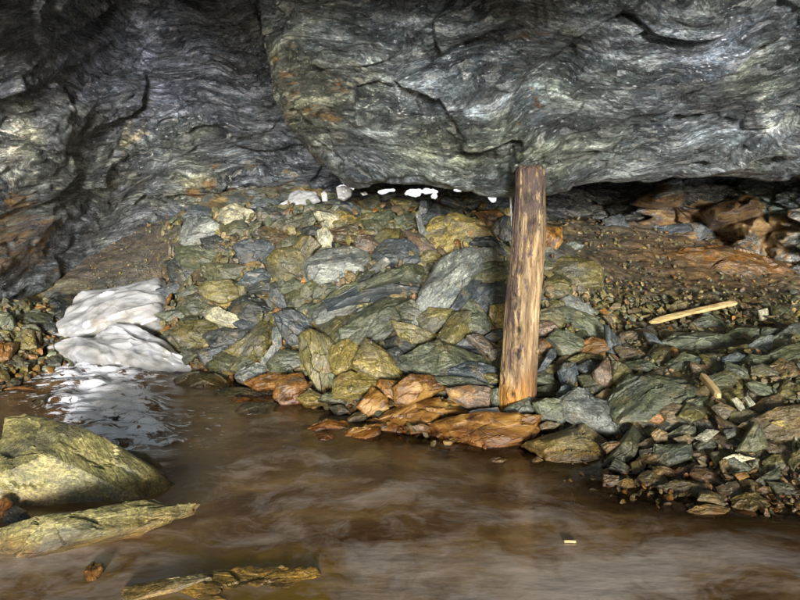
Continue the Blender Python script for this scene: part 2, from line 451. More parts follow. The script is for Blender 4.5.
def build_floor():
    xs = np.concatenate([np.arange(-6, -3.2, .08), np.arange(-3.2, 3.4, .0135), np.arange(3.4, 6.01, .08)])
    ys = np.concatenate([np.arange(-3, 2.3, .08), np.arange(2.3, 6.6, .0135), np.arange(6.6, 8.9, .06)])
    X, Y = np.meshgrid(xs, ys)
    Z = tz(X, Y)
    P = np.stack([X.ravel(), Y.ravel(), Z.ravel()], 1)
    px, py = projA(P)
    mud = np.maximum(blob(px, py, 120, 250, 75, 45, .3), blob(px, py, 700, 245, 150, 42, .35) * .85)
    f1, c1 = facet(P * np.array([7, 7, 12]) + 3.1, 1)
    f2, c2 = facet(P * np.array([19, 19, 30]) + 9.1, 3)
    f3 = fbm(P * np.array([6, 9, 9]), 5, 5)
    east = blob(px, py, 720, 400, 150, 130, .3)
    d = f1 * (.06 - .035 * east) + f2 * .022 - .075 + .062 * east
    dm = f3 * .06 + f2 * .008
    under = np.clip((P[:, 2] + .02) / .05, 0, 1)
    d = d * (1 - mud) + dm * mud
    d = d * (.25 + .75 * under)
    P[:, 2] += blur(d, X.shape, 1)
    me = mesh('cave_floor', P, gridfaces(len(ys), len(xs)))
    r1, _, _ = vor(P * np.array([7, 7, 12]) + 3.1, 1)
    g = np.array([.15, .15, .105]); o = np.array([.17, .13, .06]); b = np.array([.09, .10, .10])
    k = r1[:, 1:2]
    col = np.where(k < .45, g, np.where(k < .75, o, b)) * (.35 + .6 * r1[:, 2:3])
    col = col * (1 - east[:, None] * .75) + np.array([.105, .078, .038]) * (.5 + r1[:, 2:3] * .8) * east[:, None] * .75
    mc = np.array([.066, .056, .048])
    col = col * (1 - mud[:, None]) + mc * mud[:, None]
    bed = 1 - under[:, None]
    col = col * (1 - bed) + np.array([.10, .055, .022]) * bed
    lg = blob(px, py, 735, 255, 105, 26, .5)[:, None]
    col = col * (1 - lg) + np.array([.13, .078, .035]) * lg
    sh = blob(px, py, 260, 590, 140, 50, .4)[:, None]
    col = col * (1 - sh) + np.array([.30, .20, .06]) * sh
    al = np.where(mud > .5, .1, .3) + blob(px, py, 740, 258, 80, 20) * .4 + bed[:, 0] * .5
    vcol(me, 'tint', np.concatenate([col, np.clip(al, 0, 1)[:, None]], 1))
    o_ = link('cave_floor', me, M_GRAV)
    tag(o_, 'stony cave floor rising under the rubble', None, None, 'structure')
build_floor()

# ground outside the cave mouth, out to the horizon; snow added to bounce light in
gm = NT('added snow'); gp = gm.coord()
gm.p('Base Color', gm.mix(gm.noise(gp, 3, 8, .7), (.62, .64, .68), (.82, .83, .85))); gm.p('Roughness', .8)
gv = []
for (x, y) in [(-900, -900), (900, -900), (900, 900), (-900, 900)]: gv.append((x, y, -.6))
tag(link('ground', mesh('ground', gv, [(0, 1, 2, 3)], False), gm.mat), 'ground beyond the cave mouth with snow added to bounce light in', None, None, 'structure')

sx_ = np.arange(-60, 60.1, 1.5); sy_ = np.arange(0, 60.1, 1.5)  # snow slope added out in the sun so the wall gaps look white
SX, SY = np.meshgrid(sx_, sy_)
SP_ = np.stack([SX.ravel(), SY.ravel() + 46, -.62 + SY.ravel() * .38], 1); SP_[:, 2] += fbm(SP_ * .1, 4, 8) * 1.5 * np.clip(SY.ravel() / 6, 0, 1)
tag(link('added_snow_bank', mesh('added_snow_bank', SP_, gridfaces(len(sy_), len(sx_))), gm.mat), 'snow slope added outside to whiten the gaps in the back wall', None, None, 'structure')

# ------------------------------------------------------------------ back and side walls
def rockwall_disp(V, N, amp=1.0, fold=.3):
    """broken foliated rock: facets stretched along the foliation"""
    W = V + np.stack([fbm(V * 1.1, 3, 61), fbm(V * 1.1, 3, 62), fbm(V * 1.1, 3, 63)], 1) * fold
    ca, sa = math.cos(.38), math.sin(.38)
    R = np.stack([W[:, 0] * ca + W[:, 2] * sa, W[:, 1], -W[:, 0] * sa + W[:, 2] * ca], 1)
    a, ca_ = facet(R * np.array([1.7, 2.2, 4.6]), 21)
    b, cb_ = facet(R * np.array([4.5, 5.5, 12.]), 22)
    c = fbm(R * np.array([9, 11, 24.]), 4, 23)
    d = a * .12 + b * .045 + c * .018 + fbm(R * np.array([14, 14, 50]), 4, 24) * .012
    d -= np.clip(.10 - cb_, 0, .1) * .22
    return V + N * (d * amp)[:, None]

def build_wall():
    C = [(0, 290, 4.85), (80, 255, 5.6), (180, 207, 6.2), (300, 190, 6.4), (0, 200, 4.4), (0, 100, 3.9), (0, 0, 3.3), (130, 100, 4.9), (60, 150, 4.5), (260, 110, 5.1), (200, 160, 5.6),
         (130, 0, 4.3), (260, 0, 4.6), (-300, 0, 2.8), (-300, 300, 3.4), (-600, 200, 2.6), (-600, -600, 2.0), (130, -400, 2.8), (500, -500, 2.9), (500, 100, 6.6), (480, 195, 7.2), (560, 192, 7.4), (620, 200, 7.0), (660, 205, 6.3), (700, 205, 6.15),
         (760, 200, 6.0), (800, 205, 5.7), (900, 210, 5.0), (700, 280, 6.1), (800, 290, 5.6), (560, 300, 7.6), (400, 350, 7.2), (200, 350, 6.6), (60, 330, 5.8), (0, 360, 5.2), (-200, 420, 4.0), (1000, 350, 4.5), (1200, 200, 3.6), (1400, 0, 3.0), (1400, 400, 3.2), (1000, -300, 3.8), (1400, -600, 2.4), (800, 0, 5.5), (120, 420, 6.2), (800, 420, 5.8), (-600, 420, 3.0)]
    C = np.array(C, float)
    f = TPS(C[:, :2], np.log(C[:, 2]), 1e-3)
    xs = np.concatenate([np.arange(-620, -20, 9), np.arange(-20, 335, 1.05), np.arange(335, 505, .5), np.arange(505, 540, 2), np.arange(540, 815, 1.2), np.arange(815, 1400, 9)])
    ys = np.concatenate([np.arange(-600, -20, 9), np.arange(-20, 185, 1.05), np.arange(185, 206, .45), np.arange(206, 320, 1.05), np.arange(320, 430, 5)])
    X, Y = np.meshgrid(xs, ys)
    D = np.exp(f(np.stack([X.ravel(), Y.ravel()], 1))).reshape(X.shape)
    D = np.clip(D, 1.8, 8.2)
    dx = X - 400; dy = FPX * CP + (300 - Y) * SP; dz = -FPX * SP + CP * (300 - Y)
    G = np.stack([dx * D / dy, D, CAMZ + dz * D / dy], -1)
    N = gridnormals(G).reshape(-1, 3); V = G.reshape(-1, 3)
    s = np.sign(((np.array([0, 0, CAMZ]) - V) * N).sum(1)); N = N * s[:, None]
    px, py = X.ravel(), Y.ravel()
    blocky = blob(px, py, 730, 220, 130, 70, .3)
    V2 = rockwall_disp(V, N, .40)
    bl, cb = facet(V * np.array([2.6, 3, 5.5]) + 2.2, 41); bl2, _ = facet(V * np.array([8, 8, 14]) + 2.2, 42)
    Vb = V + N * (bl * .42 + bl2 * .1 - np.clip(.12 - cb, 0, .12) * 1.2)[:, None]
    V0_ = V
    V = V2 * (1 - blocky[:, None]) + Vb * blocky[:, None]
    dd_ = ((V - V0_) * N).sum(1)
    V = V0_ + N * blur(dd_, (len(ys), len(xs)), 3)[:, None]
    F = gridfaces(len(ys), len(xs))
    # gaps to the daylight outside, low in the back wall
    hole = np.zeros(len(V), bool)
    hn = fbm(V * 9, 3, 77)
    h2 = fbm(V * 22, 3, 78)
    for (cx, cy, rx, ry) in [(346, 190.5, 7, 2.2), (389, 191.5, 10, 2.2), (384, 193, 5, 2.0), (414, 193.5, 9, 2.6), (430, 190.8, 8, 2.2), (422, 191.8, 7, 1.6), (434, 195, 3, 3), (493, 198, 3.2, 5.5), (460, 192, 4, 1.2)]:
        hole |= (((px - cx) / rx) ** 2 + ((py - cy) / ry) ** 2) < 1 + hn * .9 + h2 * .9
    F = F[~hole[F].any(1)]
    me = mesh('cave_wall', V, F)
    tint = np.ones((len(V), 3)) * np.array([.9, .91, 1.0])
    def paint(b, c):
        nonlocal tint
        tint = tint * (1 - b[:, None]) + np.array(c) * b[:, None]
    nz = fbm(V * 3.5, 4, 71) * 45
    qx, qy = px + nz, py + nz[::-1] * .0 + fbm(V * 4.1, 4, 75) * 35
    paint(blob(qx, qy, 100, 75, 110, 70, .5) * .85, (.95, .95, 1.25))
    paint(blob(qx, qy, 8, 140, 20, 62, .3), (2.8, 2.6, 2.4))
    paint(blob(qx, qy, 70, 170, 60, 45, .5) * .6, (1.2, 1.2, .9))
    paint(blob(qx, qy, 165, 155, 60, 25, .5) * .6, (1.6, 1.6, 1.55))
    paint(blob(qx, qy, 128, 128, 14, 14, .4), (3.0, 2.4, 1.6))
    paint(blob(qx, qy, 215, 192, 80, 12, .5) * .8, (2.0, 1.8, 1.3))
    paint(blob(qx, qy, 590, 205, 60, 30, .4), (.5, .48, .55))
    paint(blob(qx, qy, 720, 225, 130, 50, .3), (1.7, 1.6, 1.5))
    paint(blob(qx, qy, 760, 192, 60, 12, .3), (2.2, 2.5, 2.5))
    rust = np.full(len(V), .25)
    rust = np.maximum(rust, .46 * blob(qx, qy, 18, 235, 45, 45, .4))
    rust = np.maximum(rust, .50 * blob(qx, qy, 240, 190, 70, 14, .5))
    rust = np.maximum(rust, .60 * blob(qx, qy, 715, 222, 100, 38, .3))
    rust = np.maximum(rust, .55 * blob(qx, qy, 760, 275, 90, 20, .3))
    rust = rust * (1 - .8 * blob(qx, qy, 760, 192, 60, 10, .3))
    vcol(me, 'tint', np.concatenate([tint, rust[:, None]], 1))
    o = link('cave_wall', me, M_BED)
    tag(o, 'dark folded rock wall of the recess behind the rubble', None, None, 'structure')
build_wall()

# ------------------------------------------------------------------ the low roof: a bulging overhang above the rubble
LIPX = [-700, -300, 100, 200, 240, 256, 262, 266, 275, 290, 320, 345, 420, 500, 560, 620, 700, 800, 1000, 1400]
LIPY = [-640, -500, -420, -300, -190, -70, 0, 40, 92, 132, 165, 184, 190, 190, 187, 183, 178, 177, 190, 210]
def lip(x): return np.interp(x, LIPX, LIPY)
ROOF_C = [(262, 0, 3.4), (266, 40, 3.5), (290, 130, 3.85), (345, 184, 4.05), (420, 190, 3.98), (520, 190, 3.80), (620, 183, 3.80), (700, 178, 3.95), (800, 177, 4.05), (1000, 190, 4.0), (1400, 210, 3.4),
          (350, 100, 3.4), (350, 0, 3.3), (520, 150, 3.5), (530, 100, 3.28), (530, 0, 3.15), (700, 120, 3.6), (700, 50, 3.2), (800, 100, 3.5), (800, 0, 3.15), (400, 140, 3.65), (620, 140, 3.5), (440, 50, 3.3),
          (300, 60, 3.3), (-200, -500, 1.8), (300, -200, 2.8), (600, -200, 2.65), (900, -200, 2.5), (600, -500, 1.45), (200, -500, 1.45), (1000, -500, 1.35), (600, -900, .8), (0, -900, .8), (1200, -900, .7), (1400, 0, 2.6), (-700, -900, .9), (-700, -650, 1.6), (220, -250, 2.6)]
ROOF_F = None
def build_roof():
    C = np.array(ROOF_C, float)
    f = TPS(C[:, :2], np.log(C[:, 2]), 1e-3)
    xs = np.concatenate([np.arange(-700, 240, 14), np.arange(240, 258, 1.2), np.arange(258, 300, .55), np.arange(300, 812, 1.05), np.arange(812, 1400, 10)])
    n_in, n_out = 150, 40
    t = np.concatenate([np.linspace(0, 1, n_in)[:-1] ** 1.15, [1.0]])
    rows = []
    top = np.minimum(-25, lip(xs) - 40)
    for k in t:
        rows.append(lip(xs) * (1 - k) + top * k)
    for k in np.linspace(0, 1, n_out)[1:]:
        rows.append(top * (1 - k) + (-900) * k)
    PY = np.array(rows); PX = np.broadcast_to(xs, PY.shape)
    D = np.exp(f(np.stack([PX.ravel(), PY.ravel()], 1))).reshape(PY.shape)
    # the lip rounds under
    nlip = lip(xs)
    curl = np.exp(-np.maximum(nlip - PY, 0) / 6.0) * .16
    D = D + curl
    dy = FPX * CP + (300 - PY) * SP; dz = -FPX * SP + CP * (300 - PY); dx = PX - 400
    G = np.stack([dx * D / dy, D, CAMZ + dz * D / dy], -1)
    base = G[0]
    back = []
    K = 26
    for k in range(K, 0, -1):
        q = base.copy(); s = (k / K)
        q[:, 1] += s * 3.0
        q[:, 2] += np.where(xs > 330, .015 + s * .20, s * 1.2) * np.clip(s * 6, 0, 1)
        q[:, 0] += np.where(xs < 345, s * .75, s * (base[:, 0] * .35))
        back.append(q)
    G = np.concatenate([np.array(back), G], 0)
    N = gridnormals(G).reshape(-1, 3); V = G.reshape(-1, 3)
    s = np.sign(((np.array([0, -1.0, -.5])) * N).sum(1)); s[s == 0] = 1; N = N * s[:, None]
    px, py = projA(V)
    W = V + np.stack([fbm(V * .9, 3, 61), fbm(V * .9, 3, 62), fbm(V * .9, 3, 63)], 1) * .45
    ca, sa = math.cos(.34), math.sin(.34)
    R = np.stack([W[:, 0] * ca + W[:, 2] * sa, W[:, 1], -W[:, 0] * sa + W[:, 2] * ca], 1)
    a, k1 = facet(R * np.array([1.3, 2.0, 4.2]), 31)
    b, k2 = facet(R * np.array([3.6, 5, 11.]), 32)
    c = fbm(R * np.array([7, 9, 20.]), 4, 33)
    d = a * .10 + b * .034 + c * .022 + fbm(V * 1.6, 3, 38) * .08 - np.clip(.1 - k2, 0, .1) * .12
    edge = np.clip((lip(px) - py) / 14., 0, 1)
    edge[:K * len(xs)] = .3
    edge = .35 + .65 * edge
    V = V + N * blur(d * edge, (G.shape[0], G.shape[1]), 3)[:, None]
    me = mesh('cave_ceiling', V, gridfaces(G.shape[0], G.shape[1]))
    tint = np.ones((len(V), 3)) * np.array([.84, .90, .98])
    rust = np.full(len(V), .25)
    qx = px + fbm(V * 3.5, 4, 81) * 45; qy = py + fbm(V * 3.5, 4, 82) * 30
    def paint(bb, c):
        nonlocal tint
        tint = tint * (1 - bb[:, None]) + np.array(c) * bb[:, None]
    paint(blob(qx, qy, 290, 90, 32, 75, .5) * .9, (1.1, 1.0, .65))
    paint(blob(qx, qy, 330, 95, 60, 40, .6) * .6, (1.1, 1.07, .8))
    paint(blob(qx, qy, 450, 145, 70, 22, .5) * .8, (1.2, 1.22, .95))
    paint(blob(qx, qy, 600, 155, 90, 20, .5) * .7, (1.0, 1.02, .92))
    paint(blob(qx, qy, 700, 45, 70, 28, .5) * .8, (1.7, 1.75, 2.05))
    paint(blob(qx, qy, 430, 55, 60, 35, .5) * .7, (1.45, 1.55, 1.7))
    paint(blob(qx, qy, 560, 85, 60, 15, .5) * .7, (1.6, 1.7, 1.85))
    paint(blob(qx, qy, 585, 40, 28, 14, .4) * .8, (.5, .5, .45))
    paint(blob(qx, qy, 700, 92, 60, 14, .4) * .8, (.5, .52, .5))
    paint(blob(qx, qy, 735, 112, 30, 14, .4) * .8, (.45, .45, .45))
    paint(blob(qx, qy, 785, 122, 26, 9, .4), (2.5, 2.5, 2.3))
    paint(blob(qx, qy, 770, 160, 60, 8, .5), (.5, .5, .5))
    paint(blob(qx, qy, 345, 5, 60, 14, .4) * .7, (.5, .5, .5))
    rust = np.maximum(rust, .42 * blob(qx, qy, 282, 85, 14, 80, .5))
    rust = np.maximum(rust, .40 * blob(qx, qy, 318, 120, 30, 16, .5))
    rust = np.maximum(rust, .62 * blob(px + fbm(V * 14, 3, 85) * 16, py + fbm(V * 14, 3, 86) * 12, 539, 99, 9, 6, .6))
    rust = np.maximum(rust, .34 * blob(qx, qy, 520, 40, 40, 20, .5))
    vcol(me, 'tint', np.concatenate([tint, rust[:, None]], 1))
    o = link('cave_ceiling', me, M_BED)
    tag(o, 'low bulging roof of dark grey schist hanging over the rubble', None, None, 'structure')
build_roof()

# ------------------------------------------------------------------ water
def build_water():
    xs = np.concatenate([np.arange(-6, -3.2, .1), np.arange(-3.2, 3.2, .02), np.arange(3.2, 6.01, .1)])
    ys = np.concatenate([np.arange(-3, 1.6, .08), np.arange(1.6, 5.4, .02)])
    X, Y = np.meshgrid(xs, ys)
    P = np.stack([X.ravel(), Y.ravel(), np.zeros(X.size)], 1)
    px, py = projA(P)
    dep = np.clip(-tz(P[:, 0], P[:, 1]), 0, 1)
    glare_paint = np.maximum.reduce([blob(px, py, 92, 376, 62, 17, .5) * 1.2, blob(px, py, 105, 402, 55, 24, .5) * 1.3, blob(px, py, 130, 428, 44, 18, .5) * 1.15, blob(px, py, 70, 350, 26, 10, .5), blob(px, py, 30, 375, 30, 9, .6) * .55, blob(px, py, 150, 430, 40, 26, .7) * .6,
                               blob(px, py, 40, 395, 60, 10, .7) * .45, blob(px, py, 185, 420, 40, 22, .8) * .3])  # white patches paint the stream's bright glare into the colour
    P[:, 2] += glare_paint * (fbm(P * np.array([9, 18, 1]), 3, 91) * .03) + np.clip(glare_paint, 0, 1) * .05 * np.clip((Y.ravel() - 3.3), 0, 1.2)  # painted glare area is roughened and sloped to catch the sun
    silt_refl = np.maximum.reduce([blob(px, py, 560, 575, 230, 38, .7) * 1.1, blob(px, py, 470, 590, 120, 30, .8), blob(px, py, 700, 560, 150, 34, .8) * .85, blob(px, py, 400, 520, 300, 60, .8) * .45, blob(px, py, 330, 505, 150, 30, .8) * .5, blob(px, py, 60, 572, 150, 40, .7) * .75, blob(px, py, 300, 560, 160, 40, .7) * .6,
                              blob(px, py, 530, 510, 26, 40, .6) * .6, blob(px, py, 250, 480, 60, 20, .7) * .45, blob(px, py, 670, 505, 80, 14, .7) * .35])  # the tall narrow patch paints in the prop's pale reflection
    och = np.maximum(blob(px, py, 260, 590, 150, 46, .7) * .95, blob(px, py, 150, 480, 80, 20, .6) * .25)
    murk = (1 - np.exp(-dep / .055)) * (1 - .3 * blob(px, py, 240, 600, 125, 42, .9))
    me = mesh('water', P, gridfaces(len(ys), len(xs)))
    vcol(me, 'glare_silt', np.stack([glare_paint, silt_refl, och, np.clip(murk, 0, .96)], 1))
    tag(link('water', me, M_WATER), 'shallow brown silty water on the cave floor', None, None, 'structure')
build_water()
# ------------------------------------------------------------------ loose rocks
CLS = {'v': (.215, .195, .085), 'n': (.105, .075, .04), 'a': (.29, .235, .075), 'g': (.095, .11, .07), 'o': (.135, .12, .045), 'b': (.058, .074, .09), 'd': (.034, .04, .04), 'p': (.30, .29, .21), 'y': (.175, .14, .045), 'r': (.20, .095, .025), 't': (.17, .125, .06), 'k': (.17, .12, .085), 'l': (.17, .19, .185), 'm': (.07, .075, .04)}
TILT = {'d': None, 'f': (.0, -.35, .94), 'v': (0, -.95, .30), 'h': (0, -.62, .78), 'l': (-.5, -.6, .62), 'R': (.5, -.6, .62), 'w': (0, -.22, .97), 's': (.15, -.8, .58)}
ZONES = {'A': (150, 180, 4), 'B': (330, 180, 4), 'C': (150, 300, 4), 'E': (330, 300, 4), 'D': (490, 280, 5), 'G': (640, 270, 5), 'F': (520, 380, 5.714), 'H': (640, 380, 4.2875), 'I': (500, 170, 4), 'J': (0, 180, 2.963), 'P': (0, 0, 1), 'K': (0, 270, 4), 'L': (400, 180, 6.667), 'M': (240, 170, 5), 'N': (0, 400, 4.444)}
HERO = []       # (screen outline, label, centre) of what is built, for finding the gaps between them

def slab_mesh(name, poly, N, rs, thick=.5, facets=5, rough=1.0, nring=15, nang=84, x_axis=None, dome=.04, grow=1.14, hfun=None, jagk=1.0):
    """poly: world points on one plane with normal N. Returns (mesh, origin, 3x3 axes). A closed block: chipped
    front face made of several planes, split edge with foliation steps, and a back."""
    poly = np.array(poly); c = poly.mean(0)
    Q = poly - c
    u0 = np.cross(N, [0, 0, 1.0]);
    if np.linalg.norm(u0) < .1: u0 = np.array([1.0, 0, 0])
    u0 /= np.linalg.norm(u0); v0 = np.cross(N, u0)
    q = np.stack([Q @ u0, Q @ v0], 1)
    # principal axis = long side of the block
    ev, evec = np.linalg.eigh(np.cov(q.T)); a = evec[:, 1]
    ux = u0 * a[0] + v0 * a[1]; vy = np.cross(N, ux)
    q = np.stack([Q @ ux, Q @ vy], 1)
    # area centroid keeps the outline star-shaped more often
    x, y = q[:, 0], q[:, 1]; x2, y2 = np.roll(x, -1), np.roll(y, -1); cr = x * y2 - x2 * y; A = cr.sum() / 2
    if abs(A) < 1e-9: return None
    cc = np.array([((x + x2) * cr).sum(), ((y + y2) * cr).sum()]) / (6 * A)
    q = q - cc; c = c + ux * cc[0] + vy * cc[1]
    if A < 0: q = q[::-1]
    ang = np.arctan2(q[:, 1], q[:, 0]); k = np.argmin(ang); q = np.roll(q, -k, 0)
    # resample outline
    L = np.linalg.norm(np.roll(q, -1, 0) - q, axis=1); per = L.sum(); pts = []
    for i in range(len(q)):
        n = max(2, int(round(nang * L[i] / per)))
        for j in range(n): pts.append(q[i] + (q[(i + 1) % len(q)] - q[i]) * j / n)
    B = np.array(pts); n = len(B)
    size = math.sqrt(abs(A))
    sm = (np.roll(B, 1, 0) + np.roll(B, -1, 0)) / 2
    B = B * .93 + sm * .07
    B = B * grow
    nn = B / (np.linalg.norm(B, axis=1, keepdims=True) + 1e-9)
    s3 = np.concatenate([B / size * 3.2, np.full((n, 1), rs.random() * 90)], 1)
    jag = (fbm(s3, 3, 5) * .05 + fbm(s3 * 4, 3, 6) * .045) * rough * jagk
    B = B * (1 + jag)[:, None]
    th_ = thick * size
    # chipped planes
    pl = []
    for _ in range(facets):
        t = rs.random() * 6.283; m_ = .12 + rs.random() * .42
        pl.append((math.cos(t) * m_, math.sin(t) * m_, .05 + rs.random() * .12))
    pl.append((0, 0, .10))
    rr = np.concatenate([np.linspace(0, .8, nring - 5)[1:], [.87, .925, .965, .99, 1.0]])
    V = []
    def face_h(p):
        w_ = p / size
        if hfun is not None: return hfun(w_, seed)
        h = np.min([c_ - (a_ * w_[:, 0] + b_ * w_[:, 1]) for a_, b_, c_ in pl], 0)
        P3 = np.concatenate([w_ * np.array([2.2, 4.2]), np.full((len(p), 1), seed)], 1)
        f, cr_ = facet(P3, 7)
        h = h + f * .06 * rough + fbm(P3 * 2.2, 4, 9) * .03 * rough
        return h
    seed = rs.random() * 50
    V = [[0, 0, float(face_h(np.zeros((1, 2)))[0]) * size]]
    for r in rr:
        p = B * r
        h = face_h(p) - dome * r ** 4 - .05 * np.clip((r - .93) / .07, 0, 1) ** 2
        V += [[p[i, 0], p[i, 1], h[i] * size] for i in range(n)]
    hedge = face_h(B) - dome - .05
    nside = 7
    for k in range(1, nside + 1):
        f = k / nside
        st = 1 + (rs.random() - .45) * .05 * rough + .02 - .10 * f * f
        p = B * st
        P3 = np.concatenate([p / size * 3, np.full((n, 1), seed + k * .9)], 1)
        p = p * (1 + fbm(P3, 3, 12) * .05 * rough)[:, None]
        z = hedge * (1 - f) * size + (-th_) * f
        V += [[p[i, 0], p[i, 1], z[i]] for i in range(n)]
    p = B * .5
    V += [[p[i, 0], p[i, 1], -th_ * 1.06] for i in range(n)]
    V.append([0, 0, -th_ * 1.08])
    F = []
    for i in range(n): F.append((0, 1 + i, 1 + (i + 1) % n))
    R = len(rr) + nside + 1
    for k in range(R - 1):
        a0, b0 = 1 + k * n, 1 + (k + 1) * n
        for i in range(n):
            j = (i + 1) % n
            F.append((a0 + i, b0 + i, b0 + j, a0 + j))
    last = 1 + (R - 1) * n; ce = len(V) - 1
    for i in range(n): F.append((last + i, ce, last + (i + 1) % n))
    V = np.array(V)
    me = mesh(name, V, F, True, 27)
    return me, c, np.stack([ux, vy, N], 1)

def place(name, poly_px, label, cat, cls, rust, tilt, thick=.5, bias=0., facets=5, rough=1.0, mat=None, group=None, seed=0, nring=15, nang=84, base=None, var=.18, dome=.04, Yfix=None, grow=1.14, hfun=None, lift=True, jagk=1.0):
    rs = random.Random(seed * 7919 + 13)
    pp = np.array(poly_px, float)
    x, y = pp[:, 0], pp[:, 1]
    c = pp.mean(0)
    P0 = hit(*c) if Yfix is None else at(c[0], c[1], Yfix)
    if base is not None: P0 = atz(c[0], c[1], base)
    d = np.array([0, 0, CAMZ]) - P0; d /= np.linalg.norm(d)
    if TILT[tilt] is None:
        tn = tnormal(P0[0], P0[1])
        N = tn * .5 + d * .62 + np.array([rs.uniform(-1, 1), rs.uniform(-.3, .3), rs.uniform(-.8, 1)]) * .30
    else:
        N = np.array(TILT[tilt]) + np.array([rs.uniform(-1, 1), rs.uniform(-.5, .5), rs.uniform(-.5, .5)]) * var * .5
    N /= np.linalg.norm(N)
    while N @ d < .3: N = N + d * .15; N /= np.linalg.norm(N)
    P0 = P0 + d * (bias + .03)
    for _ in range(60):
        W = []
        for (a, b) in pp:
            r = ray(a, b); t = ((P0 - np.array([0, 0, CAMZ])) @ N) / (r @ N)
            W.append(np.array([0, 0, CAMZ]) + r * t)
        lo = min(q[2] for q in W)
        if not lift or lo > -.012: break
        P0 = P0 + d * .015          # standing in the water: the visible outline is the part above it
    res = slab_mesh(name, W, N, rs, thick, facets, rough, nring, nang, dome=dome, grow=grow, hfun=hfun, jagk=jagk)
    if res is None: return None
    me, org, ax = res
    o = link(name, me, mat or M_ROCK)
    M = Matrix.Identity(4)
    for i in range(3):
        for j in range(3): M[i][j] = ax[i, j]
        M[i][3] = org[i]
    o.matrix_world = M
    col = np.array(CLS[cls]) * (1 + (rs.random() - .5) * .5) * (.92 if cls in 'vyap' else .63)
    o.color = (*col, rust)
    tag(o, label, cat, group, 'thing')
    return o

SHORT = []
def rocks(txt):
    for i, ln in enumerate(l for l in txt.strip().splitlines() if l.strip()):
        z, cls, rust, tilt, thick, bias, lab, pts = [s.strip() for s in ln.split('|')]
        ox, oy, sc = ZONES[z]
        v = [float(t) for t in pts.replace(',', ' ').split()]
        poly = [(ox + v[k] / sc, oy + v[k + 1] / sc) for k in range(0, len(v), 2)]
        area = .5 * abs(sum(poly[k][0] * poly[(k + 1) % len(poly)][1] - poly[(k + 1) % len(poly)][0] * poly[k][1] for k in range(len(poly))))
        big = area > 900
        nm = 'boulder' if area > 2500 else ('flat_rock' if 'slab' in lab else 'rock')
        cat = 'boulder' if area > 2500 else ('rock slab' if 'slab' in lab else 'rock')
        o = place(nm, poly, lab, cat, cls, float(rust), tilt, float(thick), float(bias), facets=6 if big else 4, seed=i + len(HERO) * 3 + 5, nring=20 if big else 14, nang=130 if big else 76,
                  rough=.55 if z == 'N' else 1.0, mat=M_WET if (z in 'CEN' or 'wet' in lab) else M_ROCK, group='rocks of the collapsed rubble')
        if o is None: print('BAD', ln); continue
        HERO.append((poly, lab, o)); SHORT.append(lab)
